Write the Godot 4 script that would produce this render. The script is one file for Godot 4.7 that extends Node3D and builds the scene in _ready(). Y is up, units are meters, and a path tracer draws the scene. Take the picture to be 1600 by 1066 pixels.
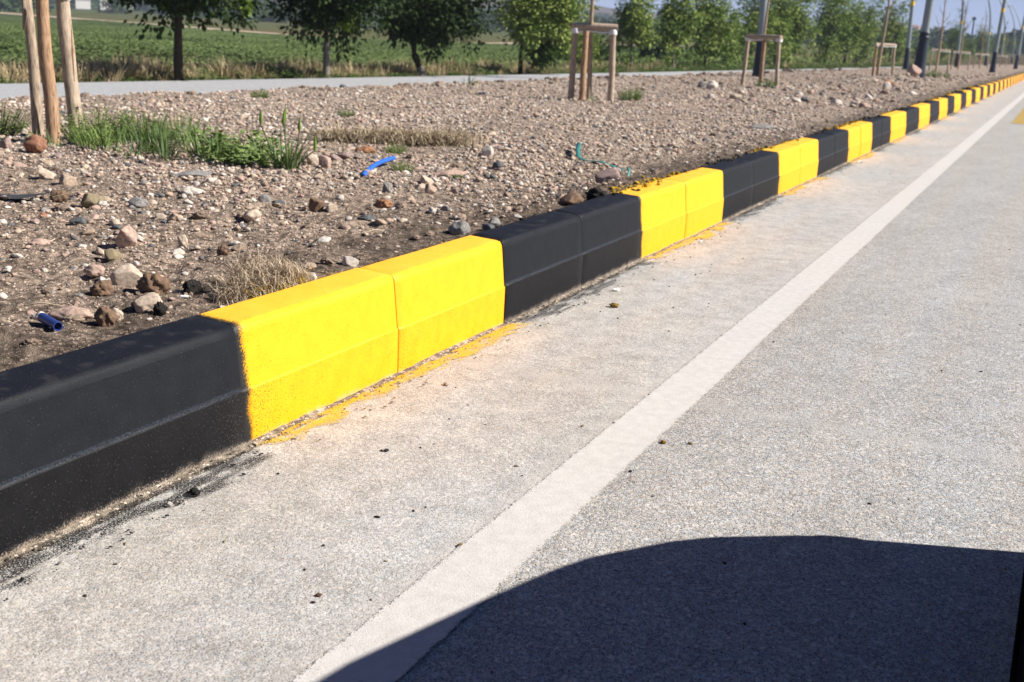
extends Node3D
# Metres. +x is across the road (right), -z is along the road (ahead); the road surface is y = 0.
# Helper coordinates: lat = x, s = -z.

const KERB := -1.60
const STONE := 0.70
const PERIOD := 2.8
const STRIPE0 := 1.98

var used := {}
var noise_a := FastNoiseLite.new()
var noise_b := FastNoiseLite.new()
var noise_c := FastNoiseLite.new()
var noise_r := FastNoiseLite.new()
var cam_basis := Basis(Vector3(0.901597, 0.043387, -0.430397), Vector3(-0.150679, 0.964145, -0.218451), Vector3(0.405487, 0.261807, 0.875807))
var cam_at := Vector3(0, 0.956, 0)
var M := {}
var marks := []
var taken := {}


func _ready() -> void:
	camera_and_light()
	setup_noise()
	make_materials()
	ground()
	roads()
	kerb()
	median()
	tree_row()
	saplings_and_frames()
	lamp_posts()
	far_things()
	field_and_verge()
	hero_stones()
	litter()
	gravel()
	plants()
	cars()


# ---------------------------------------------------------------- camera, sky, sun
func camera_and_light() -> void:
	var cam := Camera3D.new()
	cam.name = "camera"
	cam.transform = Transform3D(cam_basis.orthonormalized(), cam_at)
	cam.keep_aspect = Camera3D.KEEP_HEIGHT
	var attr := CameraAttributesPhysical.new()
	attr.frustum_focal_length = 39.4
	attr.frustum_focus_distance = 2.7
	attr.exposure_aperture = 7.0
	attr.frustum_near = 0.05
	attr.frustum_far = 6000.0
	cam.attributes = attr
	cam.fov = 33.878
	cam.near = 0.05
	cam.far = 6000.0
	add_child(cam)
	cam.make_current()

	var sky_mat := ProceduralSkyMaterial.new()
	sky_mat.sky_top_color = Color(0.10, 0.175, 0.31)
	sky_mat.sky_horizon_color = Color(0.505, 0.57, 0.715)
	sky_mat.sky_curve = 0.12
	sky_mat.ground_bottom_color = Color(0.25, 0.24, 0.22)
	sky_mat.ground_horizon_color = Color(0.475, 0.525, 0.63)
	sky_mat.sun_angle_max = 4.0
	sky_mat.sun_curve = 0.1
	var sky := Sky.new()
	sky.sky_material = sky_mat
	var env := Environment.new()
	env.background_mode = Environment.BG_SKY
	env.sky = sky
	env.tonemap_mode = Environment.TONE_MAPPER_LINEAR
	env.tonemap_exposure = 2.0
	env.sdfgi_enabled = true
	env.ssao_enabled = true
	env.ssil_enabled = true
	env.fog_enabled = true
	env.fog_density = 0.0004
	env.fog_light_color = Color(0.80, 0.86, 0.97)
	var we := WorldEnvironment.new()
	we.name = "environment"
	we.environment = env
	add_child(we)

	var el := deg_to_rad(37.0)
	var to_sun := Vector3(0.94 * cos(el), sin(el), -0.34 * cos(el)).normalized()
	var sun := DirectionalLight3D.new()
	sun.name = "sun"
	sun.light_energy = 1.55
	sun.light_color = Color(1.0, 0.972, 0.93)
	sun.light_angular_distance = 0.5
	sun.shadow_enabled = true
	add_child(sun)
	sun.look_at_from_position(to_sun * 50.0, Vector3.ZERO, Vector3.UP)


# ---------------------------------------------------------------- helpers
func setup_noise() -> void:
	noise_a.seed = 11
	noise_a.noise_type = FastNoiseLite.TYPE_SIMPLEX_SMOOTH
	noise_a.fractal_type = FastNoiseLite.FRACTAL_FBM
	noise_a.fractal_octaves = 4
	noise_a.frequency = 1.0
	noise_b.seed = 23
	noise_b.noise_type = FastNoiseLite.TYPE_SIMPLEX_SMOOTH
	noise_b.fractal_type = FastNoiseLite.FRACTAL_FBM
	noise_b.fractal_octaves = 2
	noise_b.frequency = 1.0
	noise_c.seed = 37
	noise_c.noise_type = FastNoiseLite.TYPE_SIMPLEX_SMOOTH
	noise_c.fractal_type = FastNoiseLite.FRACTAL_NONE
	noise_c.frequency = 1.0
	noise_r.seed = 41
	noise_r.noise_type = FastNoiseLite.TYPE_SIMPLEX_SMOOTH
	noise_r.fractal_type = FastNoiseLite.FRACTAL_RIDGED
	noise_r.fractal_octaves = 3
	noise_r.frequency = 1.0


func random(n: int) -> RandomNumberGenerator:
	var r := RandomNumberGenerator.new()
	r.seed = n
	return r


func numbered(called: String) -> String:
	if not used.has(called):
		used[called] = 0
		return called
	used[called] += 1
	return "%s_%03d" % [called, used[called]]


func tag(o: Node, label: String, category: String, group := "", kind := "") -> Node:
	if label != "":
		o.set_meta("label", label)
	if category != "":
		o.set_meta("category", category)
	if group != "":
		o.set_meta("group", group)
	if kind != "":
		o.set_meta("kind", kind)
	if category in ["rock", "clod", "weed", "grass tuft", "hose", "pipe", "strap"] and o is Node3D and label != "" and group != "plain":
		var short := label
		for cut in [",", " lying", " beside", " touching", " in ", " behind", " on ", " below", " against", " standing", " stuck", " just", " near", " right of", " left of", " between", " with", " at ", " growing", " under", " of dark", " above", " sitting", " along", " across"]:
			short = short.get_slice(cut, 0)
		marks.append([o, short])
	return o


func say_where(what: String, at: Vector3) -> String:
	# names a small thing by the larger things round it that can be pointed to
	var count := {}
	for m in marks:
		count[m[1]] = count.get(m[1], 0) + 1
	var near := []
	for m in marks:
		var d: Vector3 = m[0].position - at
		if count[m[1]] == 1 and d.length() > 0.02:
			near.append([d.length(), -d, m[1]])
	near.sort_custom(func(a, b): return a[0] < b[0])
	var right := cam_basis.x
	var ahead := -cam_basis.z
	for n in mini(5, near.size()):
		var e: Array = near[n]
		var r: float = e[1].dot(right)
		var f: float = e[1].dot(ahead)
		var side := ""
		if absf(r) > absf(f) * 2.0:
			side = "right of" if r > 0.0 else "left of"
		elif absf(f) > absf(r) * 2.0:
			side = "behind" if f > 0.0 else "in front of"
		else:
			side = ("behind and " if f > 0.0 else "before and ") + ("right of" if r > 0.0 else "left of")
		var how := "just" if e[0] < 0.16 else "a little way" if e[0] < 0.6 else "well"
		var label := "%s %s %s the %s" % [what, how, side, e[2]]
		if not taken.has(label) and label.split(" ").size() <= 16:
			taken[label] = true
			return label
	return ""


func thing(called: String, label: String, category: String, at := Vector3.ZERO, turn := 0.0, group := "") -> Node3D:
	var o := Node3D.new()
	o.name = numbered(called)
	add_child(o)
	o.position = at
	o.rotation.y = turn
	tag(o, label, category, group)
	return o


func piece(called: String, mesh: Mesh, mat: Material, parent: Node = null, at := Vector3.ZERO) -> MeshInstance3D:
	var o := MeshInstance3D.new()
	o.name = numbered(called) if parent == null else called
	o.mesh = mesh
	o.material_override = null
	for i in mesh.get_surface_count():
		o.set_surface_override_material(i, mat)
	o.position = at
	if parent == null:
		add_child(o)
	else:
		parent.add_child(o, true)
	return o


func structure(called: String, mesh: Mesh, mat: Material) -> MeshInstance3D:
	var o := piece(called, mesh, mat)
	o.set_meta("kind", "structure")
	return o


func copy(o: Node3D, at: Vector3, turn: float, label := "") -> Node3D:
	var c: Node3D = o.duplicate()
	c.name = numbered(String(o.name).rstrip("0123456789_"))
	add_child(c)
	c.position = at
	c.rotation.y = turn
	if label != "":
		c.set_meta("label", label)
	return c


func scatter(called: String, mesh: Mesh, mat: Material, where: Array, tints: Array, parent: Node = null) -> MultiMeshInstance3D:
	var mm := MultiMesh.new()
	mm.transform_format = MultiMesh.TRANSFORM_3D
	mm.use_colors = tints.size() > 0
	mm.mesh = mesh
	mm.instance_count = where.size()
	for i in where.size():
		mm.set_instance_transform(i, where[i])
		if tints.size() > 0:
			mm.set_instance_color(i, tints[i])
	var o := MultiMeshInstance3D.new()
	o.name = numbered(called) if parent == null else called
	o.multimesh = mm
	o.material_override = mat
	o.set_meta("kind", "stuff")
	if parent == null:
		add_child(o)
	else:
		parent.add_child(o, true)
	return o


func lin(r: float, g: float, b: float) -> Color:
	return Color(r, g, b).linear_to_srgb()


func smooth(a: float, b: float, x: float) -> float:
	var t := clampf((x - a) / (b - a), 0.0, 1.0)
	return t * t * (3.0 - 2.0 * t)


func quad(st: SurfaceTool, a: Vector3, b: Vector3, c: Vector3, d: Vector3) -> void:
	# a b c d counter-clockwise seen from the front
	for v in [a, c, b, a, d, c]:
		st.add_vertex(v)


func begin() -> SurfaceTool:
	var st := SurfaceTool.new()
	st.begin(Mesh.PRIMITIVE_TRIANGLES)
	return st


func finish(st: SurfaceTool) -> ArrayMesh:
	st.generate_normals()
	return st.commit()


func box(st: SurfaceTool, t: Transform3D, size: Vector3, bevel := 0.0) -> void:
	var h := size * 0.5
	st.set_smooth_group(-1)
	if bevel <= 0.0:
		var p := []
		for i in 8:
			p.append(t * Vector3(h.x if i & 1 else -h.x, h.y if i & 2 else -h.y, h.z if i & 4 else -h.z))
		for f in [[4, 5, 7, 6], [1, 0, 2, 3], [5, 1, 3, 7], [0, 4, 6, 2], [6, 7, 3, 2], [0, 1, 5, 4]]:
			quad(st, p[f[0]], p[f[1]], p[f[2]], p[f[3]])
		return
	# a box whose vertical and horizontal edges are chamfered: three stacked rings
	var ring := func(y: float, inset: float) -> Array:
		var x := h.x - inset
		var z := h.z - inset
		var b := bevel
		var q := []
		for v in [Vector3(x, y, z - b), Vector3(x - b, y, z), Vector3(-x + b, y, z), Vector3(-x, y, z - b), Vector3(-x, y, -z + b), Vector3(-x + b, y, -z), Vector3(x - b, y, -z), Vector3(x, y, -z + b)]:
			q.append(t * v)
		return q
	var rings := [ring.call(-h.y, bevel), ring.call(-h.y + bevel, 0.0), ring.call(h.y - bevel, 0.0), ring.call(h.y, bevel)]
	for k in 3:
		for i in 8:
			var j := (i + 1) % 8
			quad(st, rings[k][j], rings[k][i], rings[k + 1][i], rings[k + 1][j])
	for i in range(1, 7):
		for v in [rings[3][0], rings[3][i], rings[3][i + 1]]:
			st.add_vertex(v)
		for v in [rings[0][0], rings[0][i + 1], rings[0][i]]:
			st.add_vertex(v)


func tube(st: SurfaceTool, pts: Array, radii: Array, sides := 10, wobble := 0.0, caps := true) -> void:
	st.set_smooth_group(0)
	var rings := []
	var side := Vector3.RIGHT
	for i in pts.size():
		var fwd: Vector3 = (pts[mini(i + 1, pts.size() - 1)] - pts[maxi(i - 1, 0)]).normalized()
		if absf(fwd.dot(side)) > 0.9:
			side = Vector3.BACK
		side = (side - fwd * fwd.dot(side)).normalized()
		var up := fwd.cross(side)
		var ring := []
		for k in sides:
			var a := TAU * k / sides
			var r: float = radii[i]
			if wobble > 0.0:
				r *= 1.0 + wobble * noise_c.get_noise_3d(cos(a) * 1.3 + pts[i].x * 9.0, pts[i].y * 7.0, sin(a) * 1.3 + pts[i].z * 9.0)
			ring.append(pts[i] + (side * cos(a) + up * sin(a)) * r)
		rings.append(ring)
	for i in pts.size() - 1:
		for k in sides:
			var j := (k + 1) % sides
			quad(st, rings[i][k], rings[i][j], rings[i + 1][j], rings[i + 1][k])
	if caps:
		st.set_smooth_group(-1)
		for k in sides:
			var j := (k + 1) % sides
			for v in [pts[0], rings[0][k], rings[0][j]]:
				st.add_vertex(v)
			for v in [pts[-1], rings[-1][j], rings[-1][k]]:
				st.add_vertex(v)


func lathe(st: SurfaceTool, profile: Array, sides := 20) -> void:
	# profile: [radius, y] from bottom to top
	for i in profile.size() - 1:
		st.set_smooth_group(-1 if i % 2 and false else 0)
		for k in sides:
			var a := TAU * k / sides
			var b := TAU * (k + 1) / sides
			var p: Array = profile[i]
			var q: Array = profile[i + 1]
			quad(st, Vector3(sin(a) * p[0], p[1], cos(a) * p[0]), Vector3(sin(b) * p[0], p[1], cos(b) * p[0]), Vector3(sin(b) * q[0], q[1], cos(b) * q[0]), Vector3(sin(a) * q[0], q[1], cos(a) * q[0]))


func grid_mesh(nx: int, nz: int, at: Callable, tint: Callable) -> ArrayMesh:
	# a smooth sheet; at(i, j) gives the point, tint(i, j, point) its linear colour. i runs to +x, j runs to -z.
	var v := PackedVector3Array()
	var n := PackedVector3Array()
	var c := PackedColorArray()
	var idx := PackedInt32Array()
	v.resize(nx * nz)
	n.resize(nx * nz)
	c.resize(nx * nz)
	for j in nz:
		for i in nx:
			v[j * nx + i] = at.call(i, j)
	for j in nz:
		for i in nx:
			var k := j * nx + i
			var dx := v[j * nx + mini(i + 1, nx - 1)] - v[j * nx + maxi(i - 1, 0)]
			var dz := v[mini(j + 1, nz - 1) * nx + i] - v[maxi(j - 1, 0) * nx + i]
			n[k] = dx.cross(dz).normalized()
			c[k] = tint.call(i, j, v[k])
	idx.resize((nx - 1) * (nz - 1) * 6)
	var w := 0
	for j in nz - 1:
		for i in nx - 1:
			var k := j * nx + i
			for q in [k, k + nx, k + nx + 1, k, k + nx + 1, k + 1]:
				idx[w] = q
				w += 1
	var a := []
	a.resize(Mesh.ARRAY_MAX)
	a[Mesh.ARRAY_VERTEX] = v
	a[Mesh.ARRAY_NORMAL] = n
	a[Mesh.ARRAY_COLOR] = c
	a[Mesh.ARRAY_INDEX] = idx
	var m := ArrayMesh.new()
	m.add_surface_from_arrays(Mesh.PRIMITIVE_TRIANGLES, a)
	return m


func ico(level: int) -> Array:
	var t := (1.0 + sqrt(5.0)) / 2.0
	var v := []
	for p in [Vector3(-1, t, 0), Vector3(1, t, 0), Vector3(-1, -t, 0), Vector3(1, -t, 0), Vector3(0, -1, t), Vector3(0, 1, t), Vector3(0, -1, -t), Vector3(0, 1, -t), Vector3(t, 0, -1), Vector3(t, 0, 1), Vector3(-t, 0, -1), Vector3(-t, 0, 1)]:
		v.append(p.normalized())
	var f := [[0, 11, 5], [0, 5, 1], [0, 1, 7], [0, 7, 10], [0, 10, 11], [1, 5, 9], [5, 11, 4], [11, 10, 2], [10, 7, 6], [7, 1, 8], [3, 9, 4], [3, 4, 2], [3, 2, 6], [3, 6, 8], [3, 8, 9], [4, 9, 5], [2, 4, 11], [6, 2, 10], [8, 6, 7], [9, 8, 1]]
	for l in level:
		var mid := {}
		var g := []
		for tri in f:
			var m := []
			for e in 3:
				var a: int = tri[e]
				var b: int = tri[(e + 1) % 3]
				var key := Vector2i(mini(a, b), maxi(a, b))
				if not mid.has(key):
					mid[key] = v.size()
					v.append((v[a] + v[b]).normalized())
				m.append(mid[key])
			g.append_array([[tri[0], m[0], m[2]], [tri[1], m[1], m[0]], [tri[2], m[2], m[1]], [m[0], m[1], m[2]]])
		f = g
	return [v, f]


func rock(n: int, level: int, chops: int, rough: float, flat := 0.7) -> ArrayMesh:
	# radius about 1 across, chopped by planes where angular
	var r := random(n)
	var base := ico(level)
	var planes := []
	for i in chops:
		planes.append([Vector3(r.randf_range(-1, 1), r.randf_range(-1, 1), r.randf_range(-1, 1)).normalized(), r.randf_range(0.55, 0.86)])
	var off := Vector3(n * 3.7, n * 1.9, n * 2.3)
	var st := begin()
	st.set_smooth_group(0)
	var pts := []
	for p in base[0]:
		var q: Vector3 = p
		var o := q * 0.9 + off
		q *= 1.0 + rough * noise_c.get_noise_3d(o.x, o.y, o.z) + rough * 0.35 * noise_c.get_noise_3d(o.x * 3.1, o.y * 3.1, o.z * 3.1)
		for pl in planes:
			var over: float = q.dot(pl[0]) - pl[1]
			if over > 0.0:
				q -= pl[0] * over * 0.92
		if level > 2:
			q *= 1.0 + rough * 0.1 * noise_c.get_noise_3d(o.x * 9.0, o.y * 9.0, o.z * 9.0)
		pts.append(Vector3(q.x, q.y * flat, q.z))
	for tri in base[1]:
		for e in [0, 2, 1]:
			st.add_vertex(pts[tri[e]])
	return finish(st)


func clod_mesh(n: int) -> ArrayMesh:
	var base := ico(3)
	var st := begin()
	st.set_smooth_group(0)
	var pts := []
	for p in base[0]:
		var o: Vector3 = p + Vector3(n * 5.1, n, n * 2.0)
		var q: Vector3 = p * (0.9 + 0.22 * noise_c.get_noise_3d(o.x * 1.1, o.y * 1.1, o.z * 1.1) + 0.16 * noise_c.get_noise_3d(o.x * 2.9, o.y * 2.9, o.z * 2.9) + 0.10 * noise_c.get_noise_3d(o.x * 7.0, o.y * 7.0, o.z * 7.0))
		pts.append(Vector3(q.x, q.y * 0.75, q.z))
	for tri in base[1]:
		for e in [0, 2, 1]:
			st.add_vertex(pts[tri[e]])
	return finish(st)


# ---------------------------------------------------------------- materials
func noise_bytes(kind: int, freq: float, n: int, size: Vector2i, seamless := true, octaves := 1, ret := FastNoiseLite.RETURN_DISTANCE) -> PackedByteArray:
	var f := FastNoiseLite.new()
	f.noise_type = kind
	f.seed = n
	f.frequency = freq
	f.fractal_type = FastNoiseLite.FRACTAL_NONE if octaves == 1 else FastNoiseLite.FRACTAL_FBM
	f.fractal_octaves = octaves
	f.cellular_return_type = ret
	f.cellular_jitter = 1.0
	f.cellular_distance_function = FastNoiseLite.DISTANCE_EUCLIDEAN
	var im: Image = f.get_seamless_image(size.x, size.y) if seamless else f.get_image(size.x, size.y)
	im.convert(Image.FORMAT_L8)
	return im.get_data()


func tex(bytes: PackedByteArray, w: int, h: int, fmt := Image.FORMAT_RGB8) -> ImageTexture:
	return ImageTexture.create_from_image(Image.create_from_data(w, h, false, fmt, bytes))


func mat(c: Color, rough := 0.8, spec := 0.4) -> StandardMaterial3D:
	var m := StandardMaterial3D.new()
	m.albedo_color = c
	m.roughness = rough
	m.metallic_specular = spec
	return m


func tri(m: StandardMaterial3D, scale: Vector3, world := true) -> StandardMaterial3D:
	m.uv1_triplanar = true
	m.uv1_world_triplanar = world
	m.uv1_scale = scale
	m.uv1_triplanar_sharpness = 4.0
	return m


func make_materials() -> void:
	var S := FastNoiseLite.TYPE_SIMPLEX_SMOOTH
	var C := FastNoiseLite.TYPE_CELLULAR
	# --- road: chips of stone in a pale dusty binder, about 1 mm to the pixel
	var n := 1536
	var size := Vector2i(n, n)
	var chip := noise_bytes(C, 0.26, 5, size, true, 1, FastNoiseLite.RETURN_CELL_VALUE)
	var edge := noise_bytes(C, 0.26, 5, size, true, 1, FastNoiseLite.RETURN_DISTANCE2_SUB)
	var big := noise_bytes(C, 0.16, 8, size, true, 1, FastNoiseLite.RETURN_CELL_VALUE)
	var bige := noise_bytes(C, 0.16, 8, size, true, 1, FastNoiseLite.RETURN_DISTANCE2_SUB)
	var fine := noise_bytes(S, 0.34, 9, size)
	var wide := noise_bytes(S, 0.012, 10, size, true, 3)
	var rgb := PackedByteArray()
	var hgt := PackedByteArray()
	rgb.resize(n * n * 3)
	hgt.resize(n * n)
	var soft := PackedByteArray()
	soft.resize(n * n * 3)
	for i in n * n:
		var c := chip[i]
		var e := edge[i]
		var v := 191.0 + (c - 128) * 0.20 + (fine[i] - 128) * 0.22 + (wide[i] - 128) * 0.08
		var warm := ((c * 7) % 61) / 61.0 - 0.45
		var h := 90.0 + (c % 97) * 0.9 + minf(e, 70) * 0.9
		if big[i] > 190 and bige[i] > 26:
			v = 205.0 + (big[i] - 222) * 0.8 + (fine[i] - 128) * 0.12
			warm = ((big[i] * 5) % 41) / 41.0 - 0.4
			h = 205.0
		elif e < 20 and c % 5 < 3:
			v -= (20 - e) * 2.8
			h -= 45.0
		if fine[i] < 72 and c % 3 < 2:
			v -= 70.0
			h -= 40.0
		v = clampf(v, 16.0, 250.0)
		var d := 203.0 + (v - 191.0) * 0.72 + (wide[i] - 128) * 0.06
		soft[i * 3] = int(clampf(d + warm * 7.0, 0, 255))
		soft[i * 3 + 1] = int(clampf(d, 0, 255))
		soft[i * 3 + 2] = int(clampf(d - warm * 8.0, 0, 255))
		rgb[i * 3] = int(clampf(v + warm * 13.0, 0, 255))
		rgb[i * 3 + 1] = int(v)
		rgb[i * 3 + 2] = int(clampf(v - warm * 15.0, 0, 255))
		hgt[i] = int(clampf(h, 0, 255))
	var road_a := tex(rgb, n, n)
	var road_h := tex(hgt, n, n, Image.FORMAT_L8)
	var m := mat(Color.WHITE, 0.88, 0.35)
	m.albedo_texture = road_a
	m.vertex_color_use_as_albedo = true
	m.heightmap_enabled = true
	m.heightmap_texture = road_h
	m.heightmap_scale = 0.24
	M.road = tri(m, Vector3.ONE / 2.0)
	m = m.duplicate()
	m.albedo_texture = tex(soft, n, n)
	m.heightmap_scale = 0.16
	M.margin = m
	# --- old thermoplastic line paint, worn at its edges by an alpha cut
	n = 1024
	size = Vector2i(n, n)
	var f1 := noise_bytes(S, 0.11, 21, size, true, 3)
	var f2 := noise_bytes(S, 0.33, 22, size)
	var f3 := noise_bytes(S, 0.02, 24, size, true, 4)
	rgb = PackedByteArray()
	rgb.resize(n * n * 4)
	hgt = PackedByteArray()
	hgt.resize(n * n)
	for i in n * n:
		var v := 226.0 + (f1[i] - 128) * 0.05 + (f2[i] - 128) * 0.09 + (f3[i] - 128) * 0.07
		if f2[i] < 58:
			v -= 26.0
		rgb[i * 4] = int(clampf(v + 3.0, 0, 255))
		rgb[i * 4 + 1] = int(clampf(v - 1.0, 0, 255))
		rgb[i * 4 + 2] = int(clampf(v - 5.0, 0, 255))
		rgb[i * 4 + 3] = int(clampf(70.0 + f2[i] * 0.55 + (f1[i] - 128) * 0.35, 30, 255))
		hgt[i] = int(clampf(f1[i] * 0.6 + f2[i] * 0.4, 0, 255))
	var paint_rgba := tex(rgb, n, n, Image.FORMAT_RGBA8)
	var fine_h := tex(hgt, n, n, Image.FORMAT_L8)
	m = mat(lin(0.665, 0.675, 0.685), 0.75, 0.35)
	m.albedo_texture = paint_rgba
	m.vertex_color_use_as_albedo = true
	m.transparency = BaseMaterial3D.TRANSPARENCY_ALPHA_SCISSOR
	m.alpha_scissor_threshold = 0.3
	m.heightmap_enabled = true
	m.heightmap_texture = fine_h
	m.heightmap_scale = 0.05
	M.line = tri(m, Vector3.ONE / 0.9)
	var f4 := noise_bytes(S, 0.16, 27, size)
	for i in n * n:
		rgb[i * 4 + 3] = int(clampf(118.0 + (f2[i] - 128) * 0.9 + (f4[i] - 128) * 1.1 + (f1[i] - 128) * 0.5, 10, 255))
	m = m.duplicate()
	m.albedo_texture = tex(rgb, n, n, Image.FORMAT_RGBA8)
	m.albedo_color = Color.WHITE
	m.roughness = 0.7
	m.uv1_scale = Vector3.ONE / 0.75
	M.spray = m
	# --- soil
	var s1 := noise_bytes(S, 0.018, 31, size, true, 5)
	var s2 := noise_bytes(S, 0.22, 32, size)
	var s3 := noise_bytes(C, 0.09, 33, size, true, 1, FastNoiseLite.RETURN_CELL_VALUE)
	var s4 := noise_bytes(C, 0.09, 33, size, true, 1, FastNoiseLite.RETURN_DISTANCE)
	rgb = PackedByteArray()
	rgb.resize(n * n * 3)
	hgt = PackedByteArray()
	hgt.resize(n * n)
	for i in n * n:
		var v := 0.62 + (s1[i] - 128) / 420.0 + (s2[i] - 128) / 520.0
		var h := s1[i] * 0.55 + s2[i] * 0.3
		var r := v
		var g := v
		var b := v
		if s3[i] > 186 and s4[i] < 96:
			var k := (s3[i] * 13) % 50 / 50.0
			v = 0.78 + k * 0.22
			r = v * 1.02
			g = v * (0.98 + 0.05 * k)
			b = v * (0.96 + 0.12 * k)
			h = 190.0
		rgb[i * 3] = int(clampf(r * 255, 0, 255))
		rgb[i * 3 + 1] = int(clampf(g * 255, 0, 255))
		rgb[i * 3 + 2] = int(clampf(b * 255, 0, 255))
		hgt[i] = int(clampf(h, 0, 255))
	m = mat(Color.WHITE, 0.95, 0.2)
	m.albedo_texture = tex(rgb, n, n)
	m.vertex_color_use_as_albedo = true
	m.heightmap_enabled = true
	m.heightmap_texture = tex(hgt, n, n, Image.FORMAT_L8)
	m.heightmap_scale = 0.55
	M.soil = tri(m, Vector3.ONE / 0.8)
	# --- stone: mineral mottling, one tint to each stone
	n = 512
	size = Vector2i(n, n)
	var g1 := noise_bytes(S, 0.02, 51, size, true, 4)
	var g2 := noise_bytes(S, 0.2, 52, size)
	rgb = PackedByteArray()
	rgb.resize(n * n * 3)
	hgt = PackedByteArray()
	hgt.resize(n * n)
	for i in n * n:
		var v := 205.0 + (g1[i] - 128) * 0.34 + (g2[i] - 128) * 0.22
		if g2[i] < 50:
			v -= 40.0
		rgb[i * 3] = int(clampf(v, 0, 255))
		rgb[i * 3 + 1] = int(clampf(v - (g1[i] - 128) * 0.05, 0, 255))
		rgb[i * 3 + 2] = int(clampf(v - (g1[i] - 128) * 0.1, 0, 255))
		hgt[i] = int(clampf(g1[i] * 0.7 + g2[i] * 0.3, 0, 255))
	var stone_a := tex(rgb, n, n)
	var stone_h := tex(hgt, n, n, Image.FORMAT_L8)
	m = mat(Color.WHITE, 0.85, 0.3)
	m.albedo_texture = stone_a
	m.vertex_color_use_as_albedo = true
	m.heightmap_enabled = true
	m.heightmap_texture = stone_h
	m.heightmap_scale = 0.12
	M.stone = tri(m, Vector3.ONE / 0.16)
	M.stone_base = M.stone
	m = M.stone.duplicate()
	m.uv1_world_triplanar = false
	m.uv1_scale = Vector3.ONE * 0.22
	M.grit = m
	# --- wood, bark
	var w1 := noise_bytes(S, 0.03, 61, size, true, 4)
	rgb = PackedByteArray()
	rgb.resize(n * n * 3)
	for i in n * n:
		var v := 196.0 + (w1[i] - 128) * 0.32 + (g2[i] - 128) * 0.12
		if w1[i] < 66:
			v -= 26.0
		rgb[i * 3] = int(clampf(v, 0, 255))
		rgb[i * 3 + 1] = int(clampf(v - 6, 0, 255))
		rgb[i * 3 + 2] = int(clampf(v - 14, 0, 255))
	var wood_a := tex(rgb, n, n)
	for spec in [["wood_fresh", lin(0.62, 0.43, 0.30)], ["wood_grey", lin(0.72, 0.62, 0.53)], ["wood_pale", lin(0.72, 0.62, 0.53)], ["bark_young", lin(0.58, 0.49, 0.41)], ["bark", lin(0.085, 0.07, 0.06)], ["bark_pale", lin(0.3, 0.29, 0.28)], ["limewash", lin(0.72, 0.72, 0.72)]]:
		m = mat(spec[1], 0.9, 0.2)
		m.albedo_texture = wood_a
		m.heightmap_enabled = true
		m.heightmap_texture = wood_a
		m.heightmap_scale = 0.25
		M[spec[0]] = tri(m, Vector3(6.0, 0.7, 6.0))
	# --- plain ones
	M.tie = mat(lin(0.75, 0.75, 0.74), 0.7)
	M.joint = mat(lin(0.02, 0.02, 0.02), 1.0, 0.1)
	M.galv = mat(lin(0.24, 0.285, 0.31), 0.42, 0.5)
	M.galv.metallic = 0.2
	M.pole_base = mat(lin(0.012, 0.02, 0.04), 0.42, 0.5)
	M.band = mat(lin(0.75, 0.5, 0.02), 0.6)
	M.blue_hose = mat(lin(0.02, 0.12, 0.55), 0.38, 0.5)
	M.blue_pipe = mat(lin(0.015, 0.035, 0.18), 0.4, 0.5)
	M.strap = mat(lin(0.03, 0.16, 0.155), 0.45, 0.5)
	M.felt = mat(lin(0.045, 0.052, 0.062), 0.85, 0.3)
	M.felt.heightmap_enabled = true
	M.felt.heightmap_texture = fine_h
	M.felt.heightmap_scale = 0.2
	tri(M.felt, Vector3.ONE / 0.5)
	M.paper = mat(lin(0.8, 0.82, 0.85), 0.7)
	M.white_plastic = mat(lin(0.78, 0.8, 0.8), 0.5)
	M.dark = mat(lin(0.01, 0.01, 0.01), 0.9, 0.1)
	for spec in [["leaf_dark", Color(0.28, 0.34, 0.10)], ["leaf_mid", Color(0.42, 0.52, 0.16)], ["grass", Color(0.25, 0.32, 0.1)], ["straw", Color(0.3, 0.26, 0.16)]]:
		m = mat(Color.WHITE, 0.7 if spec[0] != "straw" else 0.85, 0.25)
		m.vertex_color_use_as_albedo = true
		m.backlight_enabled = true
		m.backlight = spec[1]
		m.cull_mode = BaseMaterial3D.CULL_DISABLED
		M[spec[0]] = m
	# --- ground far away
	var q1 := noise_bytes(S, 0.05, 71, size, true, 5)
	rgb = PackedByteArray()
	rgb.resize(n * n * 3)
	for i in n * n:
		var v := int(clampf(200.0 + (q1[i] - 128) * 0.55, 0, 255))
		rgb[i * 3] = v
		rgb[i * 3 + 1] = v
		rgb[i * 3 + 2] = v
	m = mat(Color.WHITE, 1.0, 0.1)
	m.albedo_texture = tex(rgb, n, n)
	m.vertex_color_use_as_albedo = true
	M.ground = tri(m, Vector3.ONE / 9.0)
	M.field_far = M.ground
	M.house_wall = mat(lin(0.7, 0.68, 0.66), 0.9)
	M.house_pink = mat(lin(0.5, 0.36, 0.33), 0.9)
	M.roof = mat(lin(0.33, 0.15, 0.1), 0.9)
	M.window = mat(lin(0.04, 0.05, 0.07), 0.2)


# ---------------------------------------------------------------- terrain
func road_edge(s: float) -> float:
	return -11.55 - 2.6 * exp(-maxf(s, -30.0) / 45.0)


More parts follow.
